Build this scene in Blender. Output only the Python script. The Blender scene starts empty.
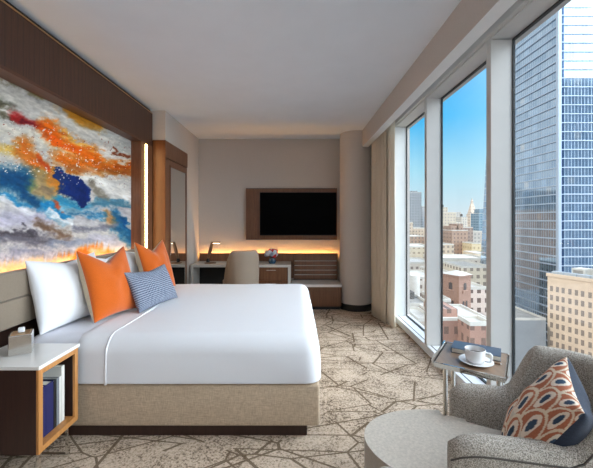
import bpy, bmesh, math, random
import numpy as np
from mathutils import Vector, Matrix, noise as mnoise
random.seed(7)
PI = math.pi
SC = bpy.context.scene
COL = SC.collection

# ------------------------------------------------------------------ helpers
def lin(c):
    r = []
    for v in c[:3]:
        v = v / 255.0
        r.append(v / 12.92 if v <= 0.04045 else ((v + 0.055) / 1.055) ** 2.4)
    return (r[0], r[1], r[2], 1.0)

class NT:
    def __init__(s, tree):
        s.t = tree; s.n = tree.nodes; s.l = tree.links
    def new(s, typ, **kw):
        n = s.n.new(typ)
        for k, v in kw.items(): setattr(n, k, v)
        return n
    def set(s, sock, v):
        if hasattr(v, 'is_output') or isinstance(v, bpy.types.NodeSocket): s.l.new(v, sock)
        else: sock.default_value = v
    def math(s, op, a, b=None, c=None, clamp=False):
        n = s.new('ShaderNodeMath', operation=op); n.use_clamp = clamp
        s.set(n.inputs[0], a)
        if b is not None: s.set(n.inputs[1], b)
        if c is not None: s.set(n.inputs[2], c)
        return n.outputs[0]
    def mix(s, f, a, b, blend='MIX'):
        n = s.new('ShaderNodeMix', data_type='RGBA', blend_type=blend)
        s.set(n.inputs[0], f); s.set(n.inputs[6], a); s.set(n.inputs[7], b)
        return n.outputs[2]
    def ramp(s, f, stops, interp='LINEAR'):
        n = s.new('ShaderNodeValToRGB'); n.color_ramp.interpolation = interp
        el = n.color_ramp.elements
        while len(el) < len(stops): el.new(0.5)
        for e, (p, c) in zip(el, stops):
            e.position = p; e.color = c
        s.set(n.inputs[0], f)
        return n.outputs[0]
    def coords(s, kind='Object', scale=(1,1,1), rot=(0,0,0)):
        tc = s.new('ShaderNodeTexCoord'); m = s.new('ShaderNodeMapping')
        m.inputs['Scale'].default_value = scale; m.inputs['Rotation'].default_value = rot
        s.l.new(tc.outputs[kind], m.inputs[0]); return m.outputs[0]
    def noise(s, vec, scale, detail=4, rough=0.55, dist=0.0):
        n = s.new('ShaderNodeTexNoise'); s.l.new(vec, n.inputs['Vector'])
        n.inputs['Scale'].default_value = scale; n.inputs['Detail'].default_value = detail
        n.inputs['Roughness'].default_value = rough; n.inputs['Distortion'].default_value = dist
        return n.outputs[0]
    def bump(s, h, strength=0.2, dist=0.01):
        n = s.new('ShaderNodeBump'); n.inputs['Strength'].default_value = strength
        n.inputs['Distance'].default_value = dist; s.l.new(h, n.inputs['Height']); return n.outputs[0]

def newmat(name):
    m = bpy.data.materials.new(name); m.use_nodes = True
    nt = NT(m.node_tree); b = m.node_tree.nodes['Principled BSDF']
    return m, nt, b

def plain(name, col, rough=0.5, metal=0.0, var=0.06, scale=8, bump=0.0, spec=None, stretch=(1,1,1), coat=0):
    m, nt, b = newmat(name)
    v = nt.coords('Object', stretch)
    f = nt.noise(v, scale)
    c = lin(col)
    lo = tuple(x*(1-var) for x in c[:3]) + (1,); hi = tuple(min(1, x*(1+var)) for x in c[:3]) + (1,)
    nt.l.new(nt.ramp(f, [(0.3, lo), (0.7, hi)]), b.inputs['Base Color'])
    b.inputs['Roughness'].default_value = rough; b.inputs['Metallic'].default_value = metal
    if spec is not None: b.inputs['Specular IOR Level'].default_value = spec
    if coat: b.inputs['Coat Weight'].default_value = coat
    if bump: nt.l.new(nt.bump(f, bump, 0.01), b.inputs['Normal'])
    return m

def fabric(name, col, scale=260, amt=0.22, rough=0.9, bump=0.25, blotch=0.08, fibre=(1,1,1), sheen=0.2):
    """woven cloth: two crossed thread waves with slubs"""
    m, nt, b = newmat(name)
    v = nt.coords('Object', fibre)
    n1 = nt.noise(nt.coords('Object', (1, 1, 9)), scale*0.35, 3)
    n2 = nt.noise(nt.coords('Object', (9, 9, 1)), scale*0.35, 3)
    n3 = nt.noise(v, 5, 3)
    f = nt.math('ADD', nt.math('MULTIPLY', n1, 0.5), nt.math('MULTIPLY', n2, 0.5))
    c = lin(col)
    a = tuple(x*(1-amt) for x in c[:3]) + (1,); d = tuple(min(1, x*(1+amt)) for x in c[:3]) + (1,)
    cc = nt.ramp(f, [(0.35, a), (0.65, d)])
    cc = nt.mix(nt.math('MULTIPLY', n3, blotch*2), cc, tuple(x*0.7 for x in c[:3]) + (1,))
    nt.l.new(cc, b.inputs['Base Color'])
    b.inputs['Roughness'].default_value = rough
    b.inputs['Specular IOR Level'].default_value = 0.2
    b.inputs['Sheen Weight'].default_value = sheen
    nt.l.new(nt.bump(f, bump, 0.004), b.inputs['Normal'])
    return m

def wood(name, c1, c2, rough=0.4, axis='Z', scale=1.0, ribs=0.0):
    """grain runs along axis"""
    m, nt, b = newmat(name)
    st = {'X': (1.2, 22, 22), 'Y': (22, 1.2, 22), 'Z': (22, 22, 1.2)}[axis]
    v = nt.coords('Object', tuple(x*scale for x in st))
    g = nt.noise(v, 2.0, 6, 0.65, 0.6)
    g2 = nt.noise(nt.coords('Object', tuple(x*scale*5 for x in st)), 3.0, 2, 0.5)
    f = nt.math('ADD', nt.math('MULTIPLY', g, 0.7), nt.math('MULTIPLY', g2, 0.3))
    cc = nt.ramp(f, [(0.32, lin(c1)), (0.68, lin(c2))])
    h = f
    if ribs:
        sp = nt.new('ShaderNodeSeparateXYZ'); nt.l.new(nt.coords('Object'), sp.inputs[0])
        fr = nt.math('FRACT', nt.math('DIVIDE', sp.outputs[1], ribs))
        groove = nt.math('LESS_THAN', fr, 0.16)
        cc = nt.mix(nt.math('MULTIPLY', groove, 0.45), cc, tuple(x*0.45 for x in lin(c1)[:3]) + (1,))
    nt.l.new(cc, b.inputs['Base Color'])
    b.inputs['Roughness'].default_value = rough
    nt.l.new(nt.bump(h, 0.08, 0.003), b.inputs['Normal'])
    return m

def emit(name, col, strength):
    m = bpy.data.materials.new(name); m.use_nodes = True
    nt = m.node_tree; nt.nodes.clear()
    e = nt.nodes.new('ShaderNodeEmission'); o = nt.nodes.new('ShaderNodeOutputMaterial')
    e.inputs[0].default_value = lin(col); e.inputs[1].default_value = strength
    nt.links.new(e.outputs[0], o.inputs[0]); return m

# ---- objects
def world_loc(o):
    v = Vector((0, 0, 0))
    while o: v += o.location; o = o.parent
    return v

def obj(name, bm, mats, parent=None, smooth=None, M=None):
    """bm in world coordinates; linked as one mesh object"""
    if M is not None: bmesh.ops.transform(bm, matrix=M, verts=bm.verts)
    bmesh.ops.recalc_face_normals(bm, faces=bm.faces)
    if parent is not None:
        loc = world_loc(parent); base = Vector((0, 0, 0)); 
        xs = [v.co for v in bm.verts]
        c = Vector((sum(v.x for v in xs)/len(xs), sum(v.y for v in xs)/len(xs), min(v.z for v in xs)))
        off = c; l = c - loc
    else:
        xs = [v.co for v in bm.verts]
        x0, x1 = min(v.x for v in xs), max(v.x for v in xs); y0, y1 = min(v.y for v in xs), max(v.y for v in xs)
        off = Vector(((x0+x1)/2, (y0+y1)/2, min(v.z for v in xs))); l = off
    bmesh.ops.translate(bm, vec=-off, verts=bm.verts)
    me = bpy.data.meshes.new(name); bm.to_mesh(me); bm.free()
    o = bpy.data.objects.new(name, me); COL.objects.link(o); o.location = l
    if parent is not None: o.parent = parent
    for m in (mats if isinstance(mats, (list, tuple)) else [mats]): me.materials.append(m)
    if smooth is not None:
        for p in me.polygons: p.use_smooth = True
        if smooth < 179:
            try: me.set_sharp_from_angle(angle=math.radians(smooth))
            except Exception: pass
    return o

def tag(o, label, cat, group=None, kind=None):
    o['label'] = label
    if cat: o['category'] = cat
    if group: o['group'] = group
    if kind: o['kind'] = kind
    return o

def thing(name, label, cat, loc, group=None):
    o = bpy.data.objects.new(name, None); COL.objects.link(o); o.location = loc
    o.empty_display_size = 0.1
    return tag(o, label, cat, group)

def struct(name, bm, m, label=None, smooth=None, parent=None):
    o = obj(name, bm, m, parent, smooth)
    if parent is None:
        o['kind'] = 'structure'
        if label: o['label'] = label
    return o

def BM(): return bmesh.new()

def box(bm, x0, x1, y0, y1, z0, z1, bev=0.0, seg=2, mi=0, M=None):
    r = bmesh.ops.create_cube(bm, size=1.0)
    vs = r['verts']
    for v in vs:
        v.co = Vector((x0 + (v.co.x+0.5)*(x1-x0), y0 + (v.co.y+0.5)*(y1-y0), z0 + (v.co.z+0.5)*(z1-z0)))
    if M is not None:
        for v in vs: v.co = M @ v.co
    fs = set(f for v in vs for f in v.link_faces)
    for f in fs: f.material_index = mi
    if bev > 0:
        es = list(set(e for v in vs for e in v.link_edges))
        bmesh.ops.bevel(bm, geom=es, offset=bev, segments=seg, affect='EDGES', profile=0.5)
    return bm

def tube(bm, pts, r, n=10, closed=False, mi=0):
    pts = [Vector(p) for p in pts]; rings = []
    N = len(pts); ref = None
    for i, p in enumerate(pts):
        if closed: t = (pts[(i+1) % N] - pts[i-1])
        elif i == 0: t = pts[1]-pts[0]
        elif i == N-1: t = pts[-1]-pts[-2]
        else: t = (pts[i+1]-p).normalized() + (p-pts[i-1]).normalized()
        t.normalize()
        if ref is None: ref = Vector((0,0,1)) if abs(t.z) < 0.9 else Vector((1,0,0))
        u = ref - t*ref.dot(t)
        if u.length < 1e-4: u = t.orthogonal()
        u.normalize(); w = t.cross(u); ref = u
        rr = r[i] if isinstance(r, (list, tuple)) else r
        rings.append([bm.verts.new(p + u*(rr*math.cos(2*PI*k/n)) + w*(rr*math.sin(2*PI*k/n))) for k in range(n)])
    for i in range(N if closed else N-1):
        a, b = rings[i], rings[(i+1) % N]
        for k in range(n):
            f = bm.faces.new((a[k], a[(k+1) % n], b[(k+1) % n], b[k])); f.material_index = mi
    if not closed:
        bm.faces.new(rings[0][::-1]).material_index = mi; bm.faces.new(rings[-1]).material_index = mi
    return bm

def lathe(bm, prof, c, n=32, mi=0, cap=True):
    """prof: list of (radius, z) about the vertical through c"""
    c = Vector(c); rings = []
    for r, z in prof:
        rings.append([bm.verts.new(c + Vector((r*math.cos(2*PI*k/n), r*math.sin(2*PI*k/n), z))) for k in range(n)])
    for a, b in zip(rings, rings[1:]):
        for k in range(n):
            bm.faces.new((a[k], a[(k+1) % n], b[(k+1) % n], b[k])).material_index = mi
    if cap:
        bm.faces.new(rings[0][::-1]).material_index = mi; bm.faces.new(rings[-1]).material_index = mi
    return bm

def prism(bm, poly, z0, z1, bev=0.0, seg=3, mi=0):
    """vertical prism over a plan polygon (counter-clockwise)"""
    a = [bm.verts.new((x, y, z0)) for x, y in poly]; b = [bm.verts.new((x, y, z1)) for x, y in poly]
    n = len(poly); fs = []
    for k in range(n): fs.append(bm.faces.new((a[k], a[(k+1) % n], b[(k+1) % n], b[k])))
    fs.append(bm.faces.new(a[::-1])); fs.append(bm.faces.new(b))
    for f in fs: f.material_index = mi
    if bev > 0:
        es = [e for e in set(e for f in fs[-2:] for e in f.edges)]
        bmesh.ops.bevel(bm, geom=es, offset=bev, segments=seg, affect='EDGES', profile=0.5)
    return bm

def frameM(o, ex, ey, ez):
    return Matrix(((ex[0], ey[0], ez[0], o[0]), (ex[1], ey[1], ez[1], o[1]), (ex[2], ey[2], ez[2], o[2]), (0, 0, 0, 1)))

# ------------------------------------------------------------------ camera and film
FPX = 335.0
CAMZ = 1.5
cd = bpy.data.cameras.new('camera'); cam = bpy.data.objects.new('camera', cd); COL.objects.link(cam)
cam.location = (0, 0, CAMZ); cam.rotation_euler = (PI/2, 0, 0)
cd.sensor_fit = 'HORIZONTAL'; cd.sensor_width = 36.0; cd.lens = FPX/593*36
cd.shift_x = 2.5/593; cd.shift_y = -14.0/593
cd.clip_start = 0.05; cd.clip_end = 6000
SC.camera = cam
SC.view_settings.view_transform = 'Standard'; SC.view_settings.look = 'None'
SC.view_settings.gamma = 1.0; SC.view_settings.use_curve_mapping = False
SC.view_settings.exposure = 0.1
SC.cycles.max_bounces = 10; SC.cycles.diffuse_bounces = 6; SC.cycles.transparent_max_bounces = 12
SC.cycles.caustics_reflective = False; SC.cycles.caustics_refractive = False
SC.cycles.use_denoising = True
SC.cycles.sample_clamp_indirect = 4.0

# ------------------------------------------------------------------ sky
w = bpy.data.worlds.new('sky'); SC.world = w; w.use_nodes = True
wt = NT(w.node_tree); bg = w.node_tree.nodes['Background']
tc = wt.new('ShaderNodeTexCoord'); sp = wt.new('ShaderNodeSeparateXYZ'); wt.l.new(tc.outputs['Generated'], sp.inputs[0])
elev = sp.outputs[2]
skyc = wt.ramp(wt.math('ADD', wt.math('MULTIPLY', elev, 0.5), 0.5),
               [(0.0, lin((84, 104, 128))), (0.47, lin((104, 128, 150))), (0.498, lin((205, 220, 228))), (0.506, lin((226, 240, 246))),
                (0.57, lin((172, 230, 250))), (0.635, lin((50, 190, 250))), (0.80, lin((34, 150, 228))), (1.0, lin((35, 110, 190)))])
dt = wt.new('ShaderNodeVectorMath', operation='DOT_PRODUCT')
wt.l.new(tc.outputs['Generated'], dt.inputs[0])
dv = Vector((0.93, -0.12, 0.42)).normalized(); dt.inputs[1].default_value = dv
lobe = wt.math('POWER', wt.math('MAXIMUM', dt.outputs['Value'], 0.0), 5.0)  # bright sky lobe out of view, added to light the room through the windows
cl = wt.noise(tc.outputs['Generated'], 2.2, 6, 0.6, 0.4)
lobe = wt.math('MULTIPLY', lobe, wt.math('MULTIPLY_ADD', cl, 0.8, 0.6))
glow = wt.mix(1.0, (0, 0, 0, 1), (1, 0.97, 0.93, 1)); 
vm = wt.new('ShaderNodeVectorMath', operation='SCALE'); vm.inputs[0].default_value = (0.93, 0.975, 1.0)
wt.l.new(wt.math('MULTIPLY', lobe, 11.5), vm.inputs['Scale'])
# unseen sky behind and left of the viewer whitened to pale the tower's reflections
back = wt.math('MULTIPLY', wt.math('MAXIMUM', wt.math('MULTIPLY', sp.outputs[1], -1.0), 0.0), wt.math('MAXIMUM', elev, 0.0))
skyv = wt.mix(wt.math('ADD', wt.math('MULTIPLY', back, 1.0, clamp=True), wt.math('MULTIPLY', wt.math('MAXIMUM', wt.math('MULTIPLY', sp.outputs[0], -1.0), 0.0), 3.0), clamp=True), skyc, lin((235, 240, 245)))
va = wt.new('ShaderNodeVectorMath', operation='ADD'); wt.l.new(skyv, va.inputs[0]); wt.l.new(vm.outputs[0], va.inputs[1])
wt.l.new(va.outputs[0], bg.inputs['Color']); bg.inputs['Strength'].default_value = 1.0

sl = bpy.data.lights.new('sun', 'SUN'); so = bpy.data.objects.new('sun', sl); COL.objects.link(so)
sl.energy = 2.2; sl.angle = 0.01; sl.color = (1.0, 0.93, 0.82)
so.rotation_euler = Vector((0.62, 0.55, -0.62)).to_track_quat('-Z', 'Y').to_euler()
so.location = (-10, -10, 20)

# ------------------------------------------------------------------ materials
M_ceil = plain('ceiling_paint', (228, 233, 240), 0.9, var=0.02, scale=3)
M_wall = fabric('wall_vinyl', (200, 191, 183), scale=180, amt=0.07, rough=0.7, bump=0.08, blotch=0.02, sheen=0)
M_wallR = plain('white_gypsum', (225, 224, 222), 0.8, var=0.02)
M_walnut = wood('walnut_ribbed', (56, 33, 23), (84, 53, 38), 0.42, 'Z', ribs=0.05)
M_walnut_plain = wood('walnut', (90, 57, 38), (132, 88, 60), 0.38, 'Z')
M_walnut_y = wood('walnut_long', (62, 37, 24), (94, 58, 38), 0.4, 'Y')
M_dark = plain('shadow_gap_black', (24, 20, 18), 0.7)
M_brass = plain('brass_bead', (196, 160, 120), 0.3, 0.8)
M_frame = plain('window_aluminium', (200, 195, 190), 0.5, 0.1, var=0.02)
M_frame_dark = plain('window_gasket', (42, 44, 46), 0.6)
M_sill = plain('white_sill', (222, 224, 226), 0.4, var=0.02)
M_white_stone = plain('white_quartz', (232, 230, 226), 0.18, var=0.03, scale=5)
M_chrome = plain('polished_chrome', (222, 220, 216), 0.08, 1.0, var=0.02)
M_black = plain('black_plastic', (14, 14, 15), 0.35)
M_screen = plain('tv_glass', (4, 4, 5), 0.35, var=0.0, spec=0.03)
M_linen = fabric('bed_base_linen', (192, 171, 146), scale=80, amt=0.30, bump=0.3, blotch=0.25)
M_head = fabric('headboard_fabric', (134, 121, 106), scale=220, amt=0.10, bump=0.12, blotch=0.05)
M_white = fabric('white_cotton', (232, 233, 237), scale=300, amt=0.02, bump=0.05, blotch=0.01, sheen=0)
M_sheet = fabric('white_sheet', (222, 223, 231), scale=300, amt=0.02, bump=0.05, blotch=0.02, sheen=0)
M_orange = fabric('orange_velvet', (206, 95, 14), scale=200, amt=0.14, bump=0.12, blotch=0.12, sheen=0.5)
M_beige = fabric('beige_linen', (205, 186, 158), scale=200, amt=0.08, bump=0.15)
M_lounge = fabric('grey_linen_weave', (196, 187, 174), scale=230, amt=0.20, bump=0.4, blotch=0.06)
M_lounge2, t2, b2 = newmat('grey_tweed')
_n = t2.noise(t2.coords('Object'), 240, 1, 0.5); t2.l.new(t2.ramp(_n, [(0.34, lin((122, 115, 106))), (0.66, lin((206, 198, 186)))]), b2.inputs['Base Color'])
b2.inputs['Roughness'].default_value = 0.95; b2.inputs['Specular IOR Level'].default_value = 0.15; t2.l.new(t2.bump(_n, 0.6, 0.006), b2.inputs['Normal'])
M_taupe = fabric('taupe_upholstery', (158, 142, 126), scale=240, amt=0.08, bump=0.12)
M_curt = fabric('taupe_curtain', (212, 197, 176), scale=260, amt=0.08, bump=0.1)
M_curt2 = fabric('cream_curtain', (242, 233, 215), scale=260, amt=0.06, bump=0.1)
M_oak = wood('light_oak', (170, 112, 58), (202, 144, 84), 0.4, 'Z')
M_night = wood('dark_brown_veneer', (46, 29, 24), (66, 44, 36), 0.4, 'Z')
M_base_black = plain('black_skirting', (28, 27, 27), 0.5)
M_desk = plain('grey_white_laminate', (206, 202, 196), 0.35, var=0.02)
M_navy = fabric('navy_stripe', (34, 44, 62), scale=120, amt=0.3, bump=0.2)
M_porc = plain('white_porcelain', (240, 240, 240), 0.1, var=0.01, coat=0.5)
M_led = emit('warm_led', (255, 186, 100), 120.0)
M_led2 = emit('soft_warm_led', (255, 200, 130), 75.0)
M_ledv = emit('warm_led_diffuser', (255, 214, 150), 18.0)
M_ledlamp = emit('lamp_led', (255, 235, 200), 12.0)
M_mirror = plain('mirror_glass', (235, 238, 236), 0.02, 1.0, var=0.0)
M_lampmetal = plain('bronze_metal', (150, 120, 96), 0.3, 0.9)

# clear window glass: straight-through with a faint reflection
M_glass, gt, gb = newmat('window_glass')
gtr = gt.new('ShaderNodeBsdfTransparent'); gtr.inputs[0].default_value = (0.93, 0.95, 0.96, 1)
ggl = gt.new('ShaderNodeBsdfGlossy'); ggl.inputs['Roughness'].default_value = 0.02
gmx = gt.new('ShaderNodeMixShader'); gmx.inputs[0].default_value = 0.03
gt.l.new(gtr.outputs[0], gmx.inputs[1]); gt.l.new(ggl.outputs[0], gmx.inputs[2])
gt.l.new(gmx.outputs[0], gt.n['Material Output'].inputs[0])

# carpet: mottled beige pile crossed by brown lines
M_carpet, ct, cb = newmat('patterned_carpet')
v0 = ct.coords('Object')
wob = ct.noise(v0, 6, 2)
def lines(scale, rot, wdt, mscale, thr):
    v = ct.coords('Object', (1, 1, 0.0), (0, 0, rot))
    vn = ct.new('ShaderNodeTexVoronoi'); vn.feature = 'DISTANCE_TO_EDGE'; vn.voronoi_dimensions = '2D'
    ct.l.new(v, vn.inputs['Vector']); vn.inputs['Scale'].default_value = scale
    d = ct.math('DIVIDE', vn.outputs['Distance'], scale)
    fz = ct.math('MULTIPLY_ADD', ct.noise(v0, 90, 2), 0.012, -0.006)
    on = ct.math('LESS_THAN', ct.math('ADD', d, fz), wdt)
    mk = ct.math('GREATER_THAN', ct.noise(v, mscale, 1), thr)
    return ct.math('MULTIPLY', on, mk)
def lines2(scale, sx, rot, wdt, mscale, thr):
    v = ct.coords('Object', (sx, 1, 0.0), (0, 0, rot))
    vn = ct.new('ShaderNodeTexVoronoi'); vn.feature = 'DISTANCE_TO_EDGE'; vn.voronoi_dimensions = '2D'
    ct.l.new(v, vn.inputs['Vector']); vn.inputs['Scale'].default_value = scale
    fz = ct.math('MULTIPLY_ADD', ct.noise(v0, 90, 2), 0.012, -0.006)
    on = ct.math('LESS_THAN', ct.math('ADD', vn.outputs['Distance'], fz), wdt)
    mk = ct.math('GREATER_THAN', ct.noise(v0, mscale, 1), thr)
    return ct.math('MULTIPLY', on, mk)
L = lines2(2.0, 0.6, 0.5, 0.013, 2.4, 0.36)
L = ct.math('MAXIMUM', L, lines2(2.3, 0.5, 2.0, 0.013, 2.9, 0.40))
L = ct.math('MAXIMUM', L, lines2(2.6, 0.6, 3.3, 0.013, 2.7, 0.42))
L = ct.math('MAXIMUM', L, lines2(2.1, 0.45, 4.4, 0.012, 2.2, 0.44))
sp1 = ct.noise(v0, 70, 5, 0.75)
sp2 = ct.noise(v0, 5, 3, 0.6)
spk = ct.math('ADD', ct.math('MULTIPLY', sp1, 0.75), ct.math('MULTIPLY', sp2, 0.25))
base = ct.ramp(spk, [(0.42, lin((104, 88, 74))), (0.485, lin((190, 170, 149))), (0.60, lin((217, 198, 177)))])
cc = ct.mix(ct.math('MULTIPLY', L, ct.math('MULTIPLY_ADD', sp1, 1.0, 0.32, clamp=True)), base, lin((100, 82, 62)))
ct.l.new(cc, cb.inputs['Base Color']); cb.inputs['Roughness'].default_value = 0.95; cb.inputs['Specular IOR Level'].default_value = 0.1
ct.l.new(ct.bump(ct.noise(v0, 300, 2), 0.5, 0.006), cb.inputs['Normal'])

# ------------------------------------------------------------------ room shell
H = 2.97; YB = 6.08; YF = -1.6; XL = -1.894; XP = -2.03; XR = 1.48; XG = 1.65
struct('floor', box(BM(), -2.3, 1.72, YF-0.15, YB+0.15, -0.12, 0.0), M_carpet, 'beige patterned carpet floor with brown crossing lines')
struct('ceiling', box(BM(), -2.3, 1.72, YF-0.15, YB+0.15, H, H+0.12), M_ceil, 'plain pale grey painted ceiling')
struct('wall_back', box(BM(), -2.3, 1.72, YB, YB+0.15, 0, H), M_wall, 'taupe wall behind the desk and television')
struct('wall_front', box(BM(), -2.3, 1.72, YF-0.15, YF, 0, H), M_wall, 'taupe wall behind the viewer')
# left wall: plaster behind the panelling, then the deeper block beyond the mirror cupboard
struct('wall_left', box(BM(), -2.3, XP-0.02, YF, YB, 0, H), M_wall, 'wall behind the wood panelling of the bed side')
bm = BM(); box(bm, XP-0.02, -1.73, 4.50, YB, 2.57, H); box(bm, XP-0.02, -1.73, 5.42, YB, 0, 2.57)
struct('wall_left_alcove', bm, M_wall, 'taupe wall block above and beyond the mirror cupboard')
# right wall: solid beyond the last window
struct('wall_right', box(BM(), XR, 1.72, 4.98, YB, 0, H), M_wall, 'solid wall behind the curtain')
struct('wall_right_near', box(BM(), XR, 1.72, YF, -1.14, 0, H), M_wall, 'solid wall beside the windows behind the viewer')

# wood panelling above and around the painting
RY0, RY1 = 0.9, 4.15      # recess
PZ = 2.485
bm = BM()
box(bm, XP-0.01, XL, YF, 4.48, PZ, 2.925)
box(bm, XP-0.01, XL, YF, RY0, 0, PZ)
struct('trim_1', bm, M_walnut, 'dark ribbed walnut panelling above the painting')
struct('trim_2', box(BM(), XP-0.01, XL-0.03, YF, 4.48, 2.925, H), M_dark, 'dark shadow gap between walnut panel and ceiling')
struct('trim_3', box(BM(), XL-0.012, XL+0.006, YF, 4.48, 2.918, 2.928), M_brass, 'thin pale bead along the top of the walnut panel')
struct('trim_4', box(BM(), XP-0.01, XL+0.004, RY0, RY1, PZ-0.006, PZ+0.02), M_walnut_y, 'lighter walnut lip above the painting')
bm = BM()
box(bm, XP-0.01, XL, RY1, 4.265, 0, PZ); box(bm, XP-0.01, XL, 4.315, 4.48, 0, PZ); box(bm, XP-0.01, XL-0.03, 4.265, 4.315, 0, PZ)
struct('trim_5', bm, M_walnut_plain, 'walnut post right of the painting with light slot')
struct('trim_6', box(BM(), XP-0.01, XP+0.005, RY0, RY1, 0, 1.10), M_night, 'dark wood backing below the painting')
t = thing('wall_light', 'tall thin glowing light strip in the walnut post right of the painting', 'wall light', (XL-0.03, 4.29, 0.9))
obj('diffuser', box(BM(), XL-0.028, XL+0.010, 4.274, 4.306, 0.9, 2.47, 0.006), M_ledv, t)
obj('channel', box(BM(), XL-0.032, XL-0.0285, 4.266, 4.314, 0.88, 2.484), M_brass, t)

# soffit in front of the windows
bm = BM(); box(bm, 1.12, 1.22, YF, 5.50, 2.70, H)
bm.faces.ensure_lookup_table()
for f in bm.faces:
    if f.normal.z < -0.5 or f.normal.x > 0.5: f.material_index = 1
so_ = struct('trim_7', bm, [M_wall, M_wallR], 'taupe bulkhead along the ceiling in front of the windows')
# column
bm = BM(); lathe(bm, [(0.27, 0.10), (0.27, H)], (1.06, 5.75, 0), 64)
struct('trim_8', bm, M_wall, 'round taupe column in the back right corner', 40)
bm = BM(); lathe(bm, [(0.285, 0.0), (0.285, 0.10), (0.27, 0.104)], (1.06, 5.75, 0), 64)
struct('baseboard_column', bm, M_base_black, 'black skirting around the round column', 40)
bm = BM(); box(bm, -1.73, 1.48, YB-0.015, YB, 0, 0.1)
struct('baseboard_back', bm, M_base_black, 'black skirting of the back wall')

# windows: sill, head, mullions, panes
struct('trim_9', box(box(BM(), XR+0.012, 1.72, -1.14, 4.98, 0.0, 0.07), XR, 1.72, -1.14, 4.98, 0.03, 0.0975, 0.004), M_sill, 'low white window sill along the floor')
struct('trim_10', box(BM(), XR+0.045, XR+0.055, -1.14, 4.98, 0.0970, 0.0985), M_frame_dark, 'dark joint line in the white sill')
bm = BM(); box(bm, XR, 1.72, -1.14, 4.98, 2.86, H)
struct('trim_11', bm, M_frame, 'grey metal head above the windows')
struct('trim_12', box(BM(), XR-0.03, XR, -1.14, 4.98, 2.875, 2.90), M_frame, 'thin ledge on the window head')
MY = [4.91, 3.74, 2.52, 1.30, 0.08, -1.14]
for i in range(5):
    far, near = MY[i], MY[i+1]
    r = bpy.data.objects.new('window_%d' % (i+1), None); COL.objects.link(r); r.location = (XG, (far+near)/2, 0.0975)
    r['kind'] = 'structure'; r['label'] = ['narrow far window pane beside the curtain', 'middle window pane with the skyline', 'large near window pane with the glass tower', 'window pane beside the armchair', 'window pane behind the viewer'][i]
    bm = BM(); box(bm, XR+0.0, XG+0.004, far, far+0.06, 0.0975, 2.86, 0.003)
    obj('mullion', bm, M_sill if i == 0 else M_frame, r)
    if i == 4:
        bm = BM(); box(bm, XR+0.0, XG+0.004, near, near+0.06, 0.0975, 2.86, 0.003); obj('mullion', bm, M_frame, r)
    n0 = near + 0.06
    bm = BM()
    box(bm, XG-0.008, XG+0.008, far-0.010, far, 0.0975, 2.86); box(bm, XG-0.008, XG+0.008, n0, n0+0.010, 0.0975, 2.86)
    box(bm, XG-0.012, XG+0.012, n0+0.01, far-0.010, 2.848, 2.86); box(bm, XG-0.012, XG+0.012, n0+0.01, far-0.010, 0.0975, 0.108)
    obj('gasket', bm, M_frame_dark, r)
    bm = BM(); box(bm, XG-0.004, XG+0.004, n0+0.01, far-0.010, 0.108, 2.848)
    obj('glass', bm, M_glass, r)
    pl = bpy.data.lights.new('window_portal', 'AREA'); pl.shape = 'RECTANGLE'; pl.size = 2.7; pl.size_y = far-n0
    pl.cycles.is_portal = True
    po = bpy.data.objects.new('window_portal', pl); COL.objects.link(po); po.location = (XG+0.05, (far+n0)/2, 1.48); po.rotation_euler = (0, PI/2, 0)

# curtains: pleated cloth along the window
def curtain(name, label, mat, p0, p1, amp, waves, z0, z1, group=None):
    bm = BM(); p0 = Vector(p0); p1 = Vector(p1); d = (p1-p0); nrm = Vector((-d.y, d.x)).normalized(); N = waves*14
    rows = 14; g = []
    for j in range(rows+1):
        z = z0 + (z1-z0)*j/rows; row = []
        for i in range(N+1):
            s = i/N
            ph = s*waves*2*PI + 0.5*math.sin(s*9)
            a = amp*(0.75+0.25*math.sin(s*23+1.3))*(1.0 + 0.25*(1-j/rows))
            sw = 0.006*math.sin(j*0.6+s*11)*(1-j/rows)
            q = p0 + d*(s + 0.012*math.sin(2*ph)) + nrm*(a*math.sin(ph)+sw)
            row.append(bm.verts.new((q.x, q.y, z)))
        g.append(row)
    for j in range(rows):
        for i in range(N): bm.faces.new((g[j][i], g[j][i+1], g[j+1][i+1], g[j+1][i]))
    o = obj(name, bm, mat, None, 179); md = o.modifiers.new('thickness', 'SOLIDIFY'); md.thickness = 0.004
    return tag(o, label, 'curtain', group)
curtain('curtain', 'taupe full-length pleated curtain gathered beside the round column', M_curt, (1.235, 5.33), (1.32, 4.80), 0.032, 8, 0.012, 2.93)
curtain('sheer_curtain', 'pale cream curtain edge hanging nearest the window frame', M_curt2, (1.36, 4.93), (1.385, 4.60), 0.024, 5, 0.012, 2.93)
t = thing('curtain_track', 'slim metal curtain rail in the pocket above the window', 'curtain rail', (1.33, 2.0, 2.94))
obj('rail', box(BM(), 1.315, 1.345, YF+0.1, 5.4, 2.937, 2.97), M_frame, t)

# ------------------------------------------------------------------ painting
def vnoise(x, y, seed):
    xi = np.floor(x).astype(int); yi = np.floor(y).astype(int); xf = x-xi; yf = y-yi
    def h(a, b):
        n = (a*374761393 + b*668265263 + seed*974634777) & 0x7fffffff
        n = ((n ^ (n >> 13))*1274126177) & 0x7fffffff
        return ((n ^ (n >> 16)) & 0xffff)/65535.0
    u = xf*xf*(3-2*xf); v = yf*yf*(3-2*yf)
    return (h(xi, yi)*(1-u)+h(xi+1, yi)*u)*(1-v)+(h(xi, yi+1)*(1-u)+h(xi+1, yi+1)*u)*v
def fbm(x, y, seed, o=5):
    s = 0; a = 0.5; t = 0
    for k in range(o):
        s = s + a*vnoise(x*2**k+31.7*k, y*2**k+11.3*k, seed+k); t += a; a *= 0.55
    return s/t

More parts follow.
